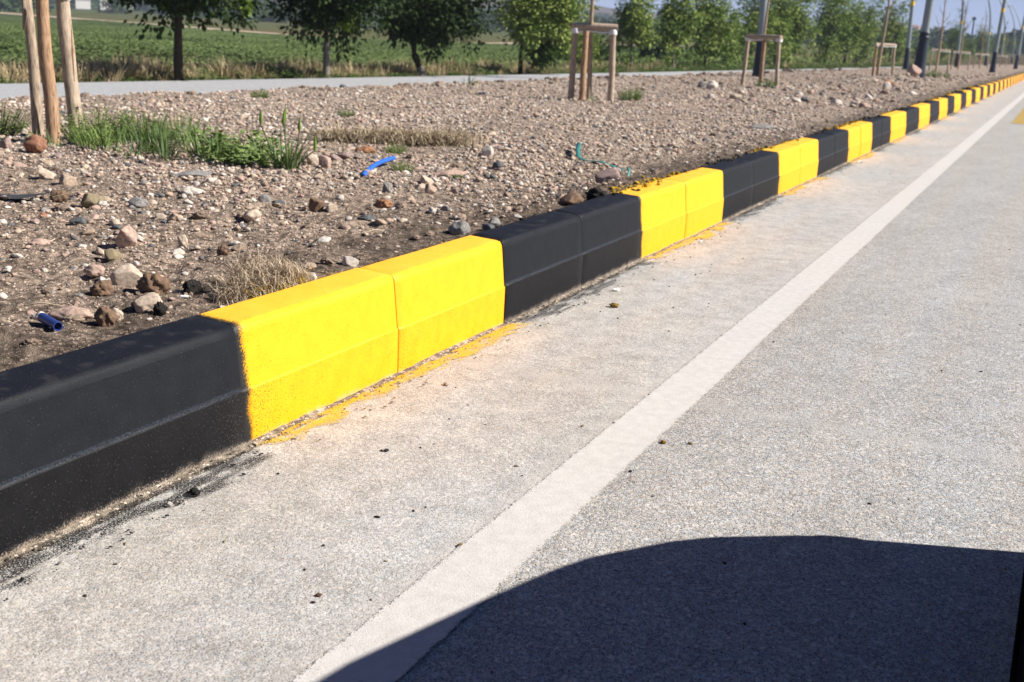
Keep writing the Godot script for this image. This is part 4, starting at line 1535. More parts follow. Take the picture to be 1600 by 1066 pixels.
func plants() -> void:
	var g1 := Color(0.12, 0.19, 0.05)
	var g2 := Color(0.19, 0.26, 0.085)
	var blue_g := Color(0.11, 0.165, 0.08)
	# lacy weeds round the stakes
	var lacy := [weed_mesh(1, 120, 0.27, 0.25, 0.030, g1, g2), weed_mesh(2, 110, 0.24, 0.23, 0.028, g1, g2)]
	var k := 0
	for e in [[-5.00, 4.90, 1.0, "bushy feathery weed at the foot of the rightmost stake"], [-4.86, 5.15, 1.05, "bushy feathery weed right of the stakes, between two others"], [-4.66, 5.25, 0.85, "feathery weed at the right end of the feathery clump"], [-4.72, 4.62, 0.7, "low feathery weed in front of the two brown stakes"], [-5.66, 4.78, 0.9, "dark feathery weed left of the thin grey sapling"]]:
		var o := piece("feathery_weed", lacy[k % 2], M.grass)
		o.position = at_soil(e[0], e[1], -0.01)
		o.scale = Vector3.ONE * e[2]
		o.rotation.y = k * 1.3
		tag(o, e[3], "weed", "feathery weeds by the stakes")
		k += 1
	# long grass tufts in front
	var tufts := [grass_mesh(11, 30, 0.25, 0.25, 0.0042, 1.1, g1, g2), grass_mesh(12, 24, 0.21, 0.24, 0.0042, 1.3, blue_g, g2), grass_mesh(13, 32, 0.27, 0.22, 0.0038, 1.0, g1, blue_g)]
	k = 0
	for e in [[-4.42, 4.42, 1.0, "long bladed grass tuft in front of the feathery weeds"], [-4.20, 4.36, 0.95, "upright grass tuft in the middle of the green patch"], [-4.05, 4.44, 1.0, "grass tuft right of the upright grass tuft"], [-3.98, 4.62, 1.05, "grass tuft with arching blades in the right half of the green patch"], [-4.10, 4.82, 1.0, "grass tuft behind the arching grass tuft"], [-3.86, 4.60, 0.9, "short grass tuft left of the broad leaved weed"], [-4.62, 4.55, 0.7, "small grass tuft at the foot of the feathery weeds"], [-5.05, 4.22, 0.8, "thin grass tuft at the left edge by the mauve boulder"], [-4.28, 4.62, 0.8, "grass tuft between the feathery weeds and the arching grass"], [-4.95, 4.45, 0.6, "little grass tuft left of the reddish boulder"]]:
		var o := piece("grass_tuft", tufts[k % 3], M.grass)
		o.position = at_soil(e[0], e[1], -0.005)
		o.scale = Vector3.ONE * e[2]
		o.rotation.y = k * 2.1
		tag(o, e[3], "grass tuft", "green grass tufts by the stakes")
		k += 1
	var rg := random(66)
	for i in 14:
		var tt := rg.randf()
		var gx := lerpf(-4.95, -3.62, tt) + rg.randf_range(-0.12, 0.12)
		var gs := lerpf(4.55, 4.62, tt) + rg.randf_range(-0.22, 0.42)
		var o := piece("grass_tuft", tufts[i % 3], M.grass)
		o.position = at_soil(gx, gs, -0.005)
		o.scale = Vector3.ONE * rg.randf_range(0.55, 1.0)
		o.rotation.y = rg.randf() * TAU
		var where_ := say_where("thin grass tuft", o.position)
		o.set_meta("label", where_ if where_ != "" else "thin grass tuft growing among the weeds of the green patch by the stakes")
		o.set_meta("category", "grass tuft")
		o.set_meta("group", "thin grass tufts in the green patch")
	# broad leaved weeds
	var broad := weed_mesh(21, 20, 0.15, 0.24, 0.075, Color(0.10, 0.165, 0.04), Color(0.19, 0.25, 0.09))
	k = 0
	for e in [[-3.72, 4.62, 1.0, "broad leaved weed at the right end of the green patch"], [-4.02, 4.98, 1.1, "taller broad leaved weed behind the grass tufts"], [-3.52, 4.52, 0.75, "low broad leaved weed beside the eared grass"]]:
		var o := piece("broad_leaved_weed", broad, M.grass)
		o.position = at_soil(e[0], e[1], -0.01)
		o.scale = Vector3.ONE * e[2]
		o.rotation.y = 0.8 + k * 1.9
		tag(o, e[3], "weed", "broad leaved weeds")
		k += 1
	# grass with green ears
	var wheat := thing("eared_grass", "tuft of green grass with upright seed ears at the right of the green patch", "grass tuft", at_soil(-3.36, 4.54, -0.005))
	piece("blades", grass_mesh(31, 70, 0.24, 0.22, 0.0052, 0.6, blue_g, g2), M.grass, wheat)
	for e in [[-0.13, 0.04, 0.28], [-0.015, 0.0, 0.30], [0.0, 0.03, 0.285], [0.085, 0.02, 0.26], [0.14, -0.03, 0.17]]:
		var st := begin()
		var top := Vector3(e[0], e[2] - 0.065, e[1])
		st.set_color(blue_g)
		tube(st, [Vector3(e[0] * 0.2, 0, 0), Vector3(e[0] * 0.75, e[2] * 0.45, e[1] * 0.5), top], [0.0034, 0.003, 0.0026], 5, 0.0, false)
		piece("stem", finish(st), M.grass, wheat)
		st = begin()
		st.set_color(Color(0.12, 0.2, 0.035))
		tube(st, [top, top + Vector3(0, 0.015, 0), top + Vector3(0.002, 0.045, 0), top + Vector3(0.004, 0.075, 0)], [0.003, 0.008, 0.007, 0.001], 7, 0.4, false)
		piece("ear", finish(st), M.grass, wheat)
	# dry tuft sprayed yellow along its foot, against the kerb
	var st2 := begin()
	var r := random(43)
	for i in 5200:
		var a := r.randf() * TAU
		var q := Vector3(cos(a) * 0.18 * sqrt(r.randf()), 0, sin(a) * 0.085 * sqrt(r.randf()))
		var along := Vector3(q.x * 0.45 + q.z * 0.0, 0.0, q.z)
		# the clump runs along the kerb
		var root := Vector3(along.z * 0.9, r.randf_range(0.0, 0.085) * (1.0 - absf(along.x) / 0.09), along.x * 2.2)
		var d := Vector3(r.randf_range(-1, 1), r.randf_range(-0.2, 0.75), r.randf_range(-1, 1)).normalized()
		var near := root.x > 0.035 and root.y < 0.03
		var c := Color(0.40, 0.31, 0.21).lerp(Color(0.68, 0.57, 0.44), r.randf()) if not (near and r.randf() < 0.5) else Color(0.6, 0.40, 0.04)
		if r.randf() < 0.25:
			c = Color(0.13, 0.09, 0.06)
		blade(st2, root, d, r.randf_range(0.02, 0.075), r.randf_range(0.0006, 0.0012), r.randf_range(-0.6, 2.4), c, 4)
	var dry := piece("dry_grass_tuft", finish(st2), M.straw)
	dry.position = at_soil(-1.855, 2.40, -0.002)
	tag(dry, "dead dry grass tuft growing against the back of the nearest yellow stripe", "grass tuft")
	# swathe of dead grass across the gravel
	st2 = begin()
	for i in 3600:
		var t := r.randf()
		var p := Vector3(lerpf(-4.15, -3.42, t), 0, -lerpf(5.95, 6.55, t)) + Vector3(r.randf_range(-0.10, 0.10), 0, r.randf_range(-0.12, 0.12))
		p.y = soil_y(p.x, -p.z) + r.randf_range(0.0, 0.07)
		var d := Vector3(r.randf_range(-0.9, 0.9), r.randf_range(-0.1, 0.8), r.randf_range(-0.9, 0.9)).normalized()
		var c := Color(0.34, 0.27, 0.17).lerp(Color(0.62, 0.53, 0.38), r.randf())
		if r.randf() < 0.3:
			c = Color(0.17, 0.11, 0.07)
		blade(st2, p, d, r.randf_range(0.06, 0.15), r.randf_range(0.0014, 0.003), r.randf_range(0.6, 1.6), c, 3)
	tag(piece("dead_grass_swathe", finish(st2), M.straw), "long swathe of dead straw coloured grass across the gravel", "dead grass")
	# scattered seedlings
	k = 0
	for e in [[-3.62, 5.42, 0.45, "small green weed under the left end of the dead grass"], [-3.50, 5.80, 0.4, "thin green weed in front of the dead grass swathe"], [-5.12, 7.7, 0.35, "low green weed on the gravel behind the eared grass"], [-4.3, 7.9, 0.35, "faint green weed on the gravel beyond the dead grass"], [-2.98, 5.0, 0.3, "little green weed just left of the blue hose"], [-4.64, 13.1, 0.9, "small green weed right of the first stake frame"], [-4.85, 12.4, 0.6, "low green weed at the foot of the first stake frame"], [-4.7, 20.4, 1.0, "small green weed right of the second stake frame"], [-2.62, 4.93, 0.15, "tiny green weed on the gravel right of the blue hose"], [-7.4, 14.2, 1.2, "green weed at the far edge of the median"], [-6.9, 8.9, 0.45, "wispy green weed at the far left edge of the median"], [-2.75, 30.5, 1.5, "green weed right of the nearest lamp post"]]:
		var o := piece("seedling_weed", lacy[k % 2] if k % 3 else tufts[1], M.grass)
		o.position = at_soil(e[0], e[1], -0.005)
		o.scale = Vector3.ONE * e[2]
		o.rotation.y = k * 0.7
		tag(o, e[3], "weed", "scattered weeds on the median")
		k += 1
	# dry stalks lying on bare soil
	for e in [[-3.16, 3.02, 0.20, 0.5, 0.05, "pale bent stalk lying across the olive stone"], [-2.62, 2.66, 0.11, 0.9, 0.012, "pale straw lying left of the upright pink rock"], [-2.88, 2.62, 0.05, 2.1, 0.006, "short pale straw below the dark grey pebble"], [-2.15, 1.92, 0.10, 0.4, 0.006, "yellow straw lying near the dark blue pipe"], [-2.08, 3.30, 0.09, 1.1, 0.01, "thin straw on bare soil above the yellow kerb"]]:
		var st := begin()
		var L: float = e[2]
		st.set_color(Color(0.6, 0.5, 0.36))
		tube(st, [Vector3(-L * 0.5, 0, 0), Vector3(0, L * 0.12, 0.01), Vector3(L * 0.5, 0.004, 0)], [0.0018, 0.0018, 0.001], 5, 0.0, false)
		var o := piece("straw_stalk", finish(st), M.straw)
		o.position = at_soil(e[0], e[1], e[4])
		o.rotation.y = e[3]
		tag(o, e[5], "straw")


# ---------------------------------------------------------------- trees beyond the far road
func crown_mesh(n: int, size: Vector3, clusters: int, per: int, leaf_len: float, c: Color, c2: Color, ragged: float) -> ArrayMesh:
	var r := random(n)
	var st := begin()
	st.set_smooth_group(-1)
	for i in clusters:
		var d := Vector3(r.randfn(), r.randfn(), r.randfn()).normalized()
		var rad := pow(r.randf(), 0.42)
		var lump := 1.0 + ragged * noise_c.get_noise_3d(d.x * 1.6 + n, d.y * 1.6, d.z * 1.6)
		var centre := d * size * rad * lump
		var col := c.lerp(c2, r.randf())
		var twig := size.length() * r.randf_range(0.05, 0.10)
		for k in per:
			var o := Vector3(r.randfn(), r.randfn() * 0.8, r.randfn()) * twig
			var f := (o.normalized() + d * 0.5 + Vector3(0, r.randf_range(-0.9, 0.1), 0)).normalized()
			var up := (Vector3.UP + Vector3(r.randfn(), r.randfn(), r.randfn()) * 0.55).normalized()
			leaf(st, centre + o, f, up, leaf_len * r.randf_range(0.7, 1.25), leaf_len * 0.38, col * r.randf_range(0.75, 1.3))
	return finish(st)


func trunk_mesh(pts: Array, radii: Array, limbs: Array) -> ArrayMesh:
	var st := begin()
	tube(st, pts, radii, 10, 0.18)
	for l in limbs:
		tube(st, [l[0], l[0].lerp(l[1], 0.5) + Vector3(0, 0.05, 0), l[1]], [l[2], l[2] * 0.7, l[2] * 0.25], 7, 0.1)
	return finish(st)


func limbs_for(n: int, from: float, to: float, size: Vector3, centre: Vector3, lean: Vector3) -> Array:
	var r := random(n)
	var o := []
	for i in 9:
		var t := r.randf()
		var a := r.randf() * TAU
		var root := Vector3(0, lerpf(from, to, t), 0) + lean * lerpf(from, to, t)
		var tip := centre + Vector3(cos(a) * size.x, (t - 0.3) * size.y * 1.2, sin(a) * size.z) * r.randf_range(0.5, 0.85)
		o.append([root, tip, 0.03 * (1.2 - t)])
	return o


func tree_row() -> void:
	var dk := Color(0.016, 0.030, 0.010)
	var dk2 := Color(0.034, 0.056, 0.015)
	var md := Color(0.115, 0.175, 0.044)
	var md2 := Color(0.24, 0.29, 0.08)
	var grp := "trees beyond the far road"
	# 1: straight dark trunk, wide crown
	var t := thing("tree", "broad dark leafed tree with a straight dark trunk, leftmost beyond the far road", "tree", Vector3(-13.45, 0, -15.15), 0, grp)
	piece("trunk", trunk_mesh([Vector3(0, -0.1, 0), Vector3(0.0, 0.3, 0), Vector3(0.04, 0.7, 0.02), Vector3(0.07, 1.2, 0.02), Vector3(0.08, 2.2, 0)], [0.085, 0.075, 0.068, 0.062, 0.03], limbs_for(1, 0.95, 1.9, Vector3(1.1, 0.9, 1.1), Vector3(0.1, 1.9, 0), Vector3.ZERO)), M.bark, t)
	piece("crown", crown_mesh(101, Vector3(1.2, 0.92, 1.2), 330, 52, 0.105, dk, dk2, 0.6), M.leaf_dark, t, Vector3(0.16, 1.98, 0))
	piece("sunlit_tinted_leaves", crown_mesh(131, Vector3(0.16, 0.26, 0.16), 14, 16, 0.09, Color(0.16, 0.24, 0.04), Color(0.22, 0.30, 0.06), 0.4), M.leaf_mid, t, Vector3(1.05, 1.30, -0.45))  # leaves at the sunlit crown edge, sunlight put into a brighter green
	# 2: pale sleeve on the trunk
	t = thing("tree", "dark leafed tree whose trunk wears a pale grey sleeve", "tree", Vector3(-13.45, 0, -19.5), 0, grp)
	piece("trunk", trunk_mesh([Vector3(0, -0.1, 0), Vector3(0, 0.6, 0), Vector3(-0.02, 1.2, 0), Vector3(0, 2.3, 0)], [0.055, 0.05, 0.048, 0.02], limbs_for(2, 1.0, 2.0, Vector3(0.9, 0.9, 0.9), Vector3(0.1, 1.85, 0), Vector3.ZERO)), M.bark, t)
	var st := begin()
	tube(st, [Vector3(0, -0.02, 0), Vector3(0, 0.68, 0)], [0.072, 0.068], 12)
	piece("sleeve", finish(st), M.bark_pale, t)
	piece("crown", crown_mesh(102, Vector3(1.0, 0.95, 1.0), 270, 46, 0.10, dk, dk2, 0.65), M.leaf_dark, t, Vector3(0.2, 1.88, 0))
	piece("sunlit_tinted_leaves", crown_mesh(132, Vector3(0.18, 0.16, 0.16), 12, 14, 0.09, Color(0.16, 0.24, 0.04), Color(0.22, 0.30, 0.06), 0.4), M.leaf_mid, t, Vector3(0.62, 1.12, 0.2))  # sunlit leaf cluster again, lit look painted as yellower green
	# 3: leaning, forked
	t = thing("tree", "dark leafed tree with a crooked leaning trunk that forks low", "tree", Vector3(-13.45, 0, -23.4), 0, grp)
	piece("trunk", trunk_mesh([Vector3(0.02, -0.1, 0), Vector3(-0.1, 0.22, 0), Vector3(-0.2, 0.42, 0), Vector3(-0.23, 0.5, 0.02)], [0.07, 0.065, 0.085, 0.06], [[Vector3(-0.23, 0.46, 0), Vector3(-0.36, 1.35, 0.05), 0.05], [Vector3(-0.22, 0.46, 0), Vector3(-0.16, 1.35, -0.05), 0.042], [Vector3(-0.33, 1.1, 0), Vector3(-0.6, 1.9, 0.3), 0.03], [Vector3(-0.18, 1.1, 0), Vector3(0.5, 1.7, -0.2), 0.03], [Vector3(-0.3, 1.2, 0), Vector3(0.1, 2.2, 0.2), 0.03]]), M.bark, t)
	st = begin()
	tube(st, [Vector3(0.03, -0.06, 0), Vector3(-0.045, 0.13, 0), Vector3(-0.075, 0.17, 0)], [0.076, 0.073, 0.070], 12)
	piece("limewash", finish(st), M.limewash, t)
	piece("crown", crown_mesh(103, Vector3(1.2, 0.95, 1.15), 320, 48, 0.10, dk, dk2, 0.7), M.leaf_dark, t, Vector3(0.18, 1.72, 0))
	piece("low_branch", crown_mesh(113, Vector3(0.32, 0.2, 0.3), 26, 30, 0.095, dk, dk2, 0.4), M.leaf_dark, t, Vector3(0.32, 0.93, 0.1))
	# 4: foliage almost to the ground
	t = thing("tree", "bushy green tree with foliage hanging almost to the ground, left of the first stake frame", "tree", Vector3(-13.5, 0, -28.9), 0, grp)
	piece("trunk", trunk_mesh([Vector3(0, -0.1, 0), Vector3(0, 0.6, 0), Vector3(0.1, 1.3, 0), Vector3(0.2, 2.4, 0)], [0.07, 0.06, 0.05, 0.02], limbs_for(4, 0.7, 2.0, Vector3(0.9, 1.0, 0.9), Vector3(0.3, 1.7, 0), Vector3.ZERO)), M.bark, t)
	piece("crown", crown_mesh(104, Vector3(1.08, 1.0, 1.05), 330, 36, 0.10, md, md2, 0.6), M.leaf_mid, t, Vector3(0.62, 1.65, 0))
	piece("low_branch", crown_mesh(114, Vector3(0.42, 0.55, 0.4), 60, 32, 0.095, md, dk2, 0.5), M.leaf_mid, t, Vector3(0.62, 0.72, 0.0))
	# the rest share four builds
	var builds := []
	for e in [[Vector3(0.7, 1.1, 0.7), 0.75, md, md2], [Vector3(0.55, 1.15, 0.55), 0.85, md, md2], [Vector3(0.72, 1.2, 0.72), 0.7, Color(0.10, 0.155, 0.04), md2], [Vector3(0.68, 1.75, 0.68), 0.65, Color(0.095, 0.15, 0.04), md2]]:
		var n := builds.size()
		var size: Vector3 = e[0]
		var up: float = e[1] + size.y * 0.85
		var b := thing("tree", "", "tree", Vector3.ZERO, 0, grp)
		piece("trunk", trunk_mesh([Vector3(0, -0.1, 0), Vector3(0.02, 0.5, 0), Vector3(-0.02, 1.2, 0.02), Vector3(0, up + size.y * 0.6, 0)], [0.06, 0.05, 0.045, 0.012], limbs_for(10 + n, e[1], up + size.y * 0.3, size, Vector3(0, up, 0), Vector3.ZERO)), M.bark_pale if n == 1 else M.bark, b)
		piece("crown", crown_mesh(120 + n, size * 1.08, 200, 32, 0.11, e[2], e[3], 1.25), M.leaf_mid, b, Vector3(0, up, 0))
		builds.append([b, false])
	var row := [[1, -13.6, 38.2, 0.93, 0.2, "upright green tree right of the first stake frame"], [1, -13.4, 42.4, 1.0, 1.2, "slim tree with a pale trunk, second right of the first stake frame"], [2, -13.5, 47.2, 1.15, 2.2, "round green tree between the pale trunked tree and the second stake frame"], [2, -13.9, 51.6, 0.85, 0.6, "round green tree just left of the second stake frame"], [2, -13.6, 56.4, 1.2, 4.1, "green tree behind the lamp post at the second stake frame"], [3, -13.6, 60.6, 1.1, 3.1, "first tall green tree right of the second stake frame"], [2, -13.9, 65.4, 1.35, 5.2, "second green tree right of the second stake frame"], [3, -13.5, 74.2, 1.25, 1.7, "tallest pointed green tree between the second and third stake frames"], [2, -13.4, 81.0, 1.55, 2.4, "green tree right of the tallest pointed tree"], [3, -13.3, 88.4, 1.2, 0.9, "green tree left of the third sapling"], [2, -13.2, 102.0, 1.6, 3.9, "green tree at the right end of the close row, behind the third sapling"]]
	for e in row:
		place_build(builds, e[0], Vector3(e[1], 0, -e[2]), e[3], e[4], e[5])
	# small tree seen through the first stake frame
	place_build(builds, 0, Vector3(-14.2, 0, -35.4), 0.52, 0.5, "small bushy tree seen between the posts of the first stake frame")
	# thinner trees further down the road
	var far_spots := [[-13.6, 128.0, 0.9, "green tree partly hidden behind the big nearest lamp post"], [-13.0, 146.0, 0.75, "small green tree behind the fourth stake frame"], [-12.6, 158.0, 1.25, "tall pointed green tree just left of the second curved lamp post"], [-12.8, 175.0, 0.8, "low green tree just right of the second curved lamp post"], [-12.9, 190.0, 1.0, "green tree between the second curved lamp post and the sixth stake frame"], [-12.4, 205.0, 1.3, "taller green tree rising behind the sixth stake frame"], [-12.7, 228.0, 0.9, "low tree behind the third curved lamp post of the far row"], [-12.5, 250.0, 1.0, "low tree behind the second lamp post of the row nearer the kerb"], [-12.4, 280.0, 1.1, "low distant tree behind the seventh stake frame"], [-12.0, 320.0, 1.2, "low distant tree behind the fifth curved lamp post of the far row"], [-11.0, 370.0, 1.3, "faint distant tree behind the farthest curved lamp post"], [-14.5, 118.0, 0.7, "small green tree just left of the lamp post beside the big nearest one"], [-20.0, 240.0, 1.3, "hazy tree in the field between the fourth stake frame and second curved lamp post"]]
	var k := 0
	for e in far_spots:
		place_build(builds, [2, 1, 3, 2, 1, 3][k % 6], Vector3(e[0], terrain(e[0], e[1]), -e[1]), e[2], k * 1.1, e[3])
		k += 1



func place_build(builds: Array, n: int, at: Vector3, size: float, turn: float, label: String) -> void:
	var b: Array = builds[n]
	var o: Node3D = b[0]
	if b[1]:
		o = o.duplicate()
		o.name = numbered("tree")
		add_child(o)
	b[1] = true
	o.position = at
	o.rotation.y = turn
	o.scale = Vector3.ONE * size
	o.set_meta("label", label)


# ---------------------------------------------------------------- saplings, stakes
func wrap_mesh(centre: Vector3, radius: float, height: float) -> ArrayMesh:
	var st := begin()
	for k in 3:
		var y := -height * 0.5 + height * (k + 0.5) / 3.0
		tube(st, [centre + Vector3(0, y - height * 0.17, 0), centre + Vector3(0, y, 0), centre + Vector3(0, y + height * 0.17, 0)], [radius * (1.0 + 0.06 * k), radius * 1.12, radius * 1.02], 10, 0.3, false)
	return finish(st)


func stake(foot: Vector3, head: Vector3, r: float, material: Material, parent: Node, n := 0) -> void:
	var st := begin()
	var pts := []
	var rad := []
	for k in 7:
		var t := k / 6.0
		pts.append(foot.lerp(head, t) + Vector3(noise_c.get_noise_2d(t * 2.0, n * 7.0), 0, noise_c.get_noise_2d(t * 2.0, n * 7.0 + 3.0)) * 0.006)
		rad.append(r * (1.06 - 0.12 * t))
	tube(st, pts, rad, 14, 0.06)
	piece("post", finish(st), material, parent)


func bar(a: Vector3, b: Vector3, r: float, material: Material, parent: Node) -> void:
	var st := begin()
	var d := (b - a).normalized() * 0.05
	tube(st, [a - d, a, a.lerp(b, 0.5), b, b + d], [r * 0.98, r, r * 1.03, r, r * 0.95], 12, 0.06)
	piece("crossbar", finish(st), material, parent)


func sapling(label: String, foot: Vector3, lean: Vector3, height: float, r0: float, n: int, material: Material, leafy: int) -> void:
	var t := thing("sapling", label, "sapling", foot, 0, "saplings in the median")
	var st := begin()
	var r := random(n)
	var pts := []
	var rad := []
	for k in 10:
		var u := k / 9.0
		pts.append(Vector3(0, -0.05, 0) + lean * u + Vector3(0.02 * sin(u * 7.0 + n), height * u, 0.02 * cos(u * 6.0 + n)))
		rad.append(lerpf(r0, r0 * 0.4, u))
	tube(st, pts, rad, 10, 0.12)
	piece("trunk", finish(st), material, t)
	var leaves := begin()
	leaves.set_smooth_group(-1)
	for k in 7:
		st = begin()
		var p: Vector3 = pts[5 + k % 5]
		var a := r.randf() * TAU
		var L := r.randf_range(0.5, 1.0) * height * 0.28
		var tip := p + Vector3(cos(a) * 0.55, 1.0, sin(a) * 0.55).normalized() * L
		tube(st, [p, p.lerp(tip, 0.5) + Vector3(cos(a), 0, sin(a)) * 0.05, tip], [r0 * 0.35, r0 * 0.25, r0 * 0.1], 6, 0.1)
		piece("branch", finish(st), material, t)
		for q in leafy:
			var at := p.lerp(tip, r.randf_range(0.3, 1.0)) + Vector3(r.randfn(), r.randfn(), r.randfn()) * 0.06
			leaf(leaves, at, Vector3(r.randfn(), r.randf_range(-1.0, 0.2), r.randfn()).normalized(), Vector3.UP, 0.09, 0.03, Color(0.07, 0.1, 0.03))
	if leafy > 0:
		piece("leaves", finish(leaves), M.leaf_mid, t)


func frame(label: String, centre: Vector2, turn: float, feet: Array, height: float, tie := true) -> void:
	# feet: offsets of the posts from the sapling, the first two carry the bar
	var y := soil_y(centre.x, centre.y)
	var t := thing("stake_frame", label, "tree stakes", Vector3(centre.x, y, -centre.y), turn, "stake frames round the saplings")
	var heads := []
	var k := 0
	for f in feet:
		var foot := Vector3(f[0], soil_y(centre.x + f[0], centre.y - f[1]) - y - 0.08, f[1])
		var head := Vector3(f[0] * 0.9, height - 0.03, f[1] * 0.9)
		heads.append(head)
		stake(foot, head, 0.036, [M.wood_grey, M.wood_grey, M.wood_fresh][k % 3], t, k + int(centre.y))
		k += 1
	bar(heads[0] + Vector3(0, 0.05, 0), heads[1] + Vector3(0, 0.05, 0), 0.040, M.wood_grey, t)
	if tie:
		for h in [heads[0], heads[1]]:
			piece("tie", wrap_mesh(h + Vector3(0, 0.0, 0), 0.046, 0.06), M.tie, t)
		var st := begin()
		var a: Vector3 = heads[0] + Vector3(0, 0.0, 0.0)
		var b: Vector3 = heads[1] + Vector3(0, 0.0, 0.0)
		var mid := Vector3(0, height - 0.03, 0)
		tube(st, [a, a.lerp(mid, 0.5) - Vector3(0, 0.012, 0), mid], [0.018, 0.014, 0.018], 6, 0.2, false)
		tube(st, [mid, mid.lerp(b, 0.5) - Vector3(0, 0.012, 0), b], [0.01, 0.006, 0.01], 6, 0.2, false)
		piece("tie_band", finish(st), M.tie, t)


func saplings_and_frames() -> void:
	# the nearest: sapling and two stakes in view, the third stake out of the frame
	sapling("thin grey barked sapling at the left edge, left of the two brown stakes", at_soil(-5.18, 4.66, 0.0), Vector3(-0.10, 0, 0.0), 2.6, 0.034, 1, M.bark_young, 3)
	var c := Vector2(-5.18, 4.66)
	var y := soil_y(c.x, c.y)
	var t := thing("stake_frame", "round brown stake and split grey stake beside the nearest sapling", "tree stakes", Vector3(c.x, y, -c.y), 0, "stake frames round the saplings")
	var heads := []
	for e in [[0.15, 0.02, 0.035, M.wood_fresh, 0.02], [0.03, -0.27, 0.040, M.wood_pale, 0.055], [-0.60, -0.10, 0.036, M.wood_grey, 0.03]]:
		var foot := Vector3(e[0], soil_y(c.x + e[0], c.y - e[1]) - y - 0.08, e[1])
		var head := Vector3(e[0] * 0.97 - e[4], 0.80, e[1] * 0.97)
		heads.append(head)
		stake(foot, head, e[2], e[3], t, heads.size() * 3)
	bar(heads[1] + Vector3(0, 0.08, 0), heads[2] + Vector3(0, 0.08, 0), 0.04, M.wood_grey, t)
	for h in [heads[1], heads[2]]:
		piece("tie", wrap_mesh(h + Vector3(0, 0.02, 0), 0.048, 0.06), M.tie, t)
	var st := begin()
	tube(st, [Vector3(-0.012, 0.62, 0.034), Vector3(0.004, 0.70, 0.036), Vector3(-0.004, 0.86, 0.03)], [0.006, 0.012, 0.01], 6, 0.3)
	piece("bark_rope", finish(st), M.bark_young, t)
	# split in the grey stake
	st = begin()
	tube(st, [Vector3(0.062, 0.34, -0.235), Vector3(0.064, 0.50, -0.232), Vector3(0.060, 0.66, -0.236)], [0.002, 0.007, 0.002], 5, 0.3)
	piece("split", finish(st), M.wood_fresh, t)

	frame("first complete stake frame, three posts with a thick round crossbar and white ties", Vector2(-5.0, 12.6), 0.0, [[-0.20, 0.03], [0.26, -0.12], [-0.02, 0.12]], 0.82)
	sapling("straight bare sapling trunk rising out of the first complete stake frame", at_soil(-5.0, 12.6), Vector3(0.03, 0, 0), 3.0, 0.030, 2, M.bark_young, 0)
	frame("second stake frame, standing in front of a lamp post", Vector2(-4.95, 20.9), 0.0, [[-0.36, -0.25], [0.40, 0.30], [0.06, 0.1]], 0.86)
	sapling("thin sapling in the second stake frame just right of the lamp post", at_soil(-4.95, 21.0), Vector3(0.05, 0, 0), 3.4, 0.028, 3, M.bark_young, 2)
	frame("third stake frame, alone in front of the green tree row", Vector2(-5.0, 36.4), 0.0, [[-0.20, -0.3], [0.30, -1.0], [-0.12, 0.2]], 0.93)
	sapling("bare sapling in the third stake frame", at_soil(-5.0, 36.4), Vector3(0.08, 0, 0), 3.6, 0.05, 4, M.bark_young, 3)
	frame("fourth stake frame with a pale crossbar, right of the nearest lamp post", Vector2(-5.0, 54.5), 0.0, [[-0.35, -0.4], [0.40, -0.9], [0.0, 0.2]], 0.93)
	sapling("forked bare sapling in the fourth stake frame", at_soil(-5.0, 54.5), Vector3(0.0, 0, 0), 3.2, 0.05, 5, M.bark_young, 1)
	frame("fifth stake frame, beside the third left lamp post", Vector2(-5.0, 66.5), 0.0, [[-0.4, -0.3], [0.45, -0.8], [0.0, 0.3]], 0.93)
	sapling("thin leafy sapling in the fifth stake frame", at_soil(-5.0, 66.5), Vector3(0.0, 0, 0), 3.6, 0.045, 6, M.bark_young, 16)
	frame("sixth stake frame, left of the fourth left lamp post", Vector2(-5.0, 84.0), 0.0, [[-0.4, -0.3], [0.45, -1.0], [0.0, 0.3]], 0.93)
	sapling("twiggy sapling in the sixth stake frame", at_soil(-5.0, 84.0), Vector3(0.0, 0, 0), 3.4, 0.045, 7, M.bark_young, 5)
	frame("seventh stake frame, farthest down the median", Vector2(-5.0, 112.0), 0.0, [[-0.5, -0.3], [0.5, -1.0], [0.0, 0.3]], 0.95)
	sapling("round headed sapling in the seventh stake frame", at_soil(-5.0, 112.0), Vector3(0.0, 0, 0), 3.6, 0.05, 8, M.bark_young, 26)


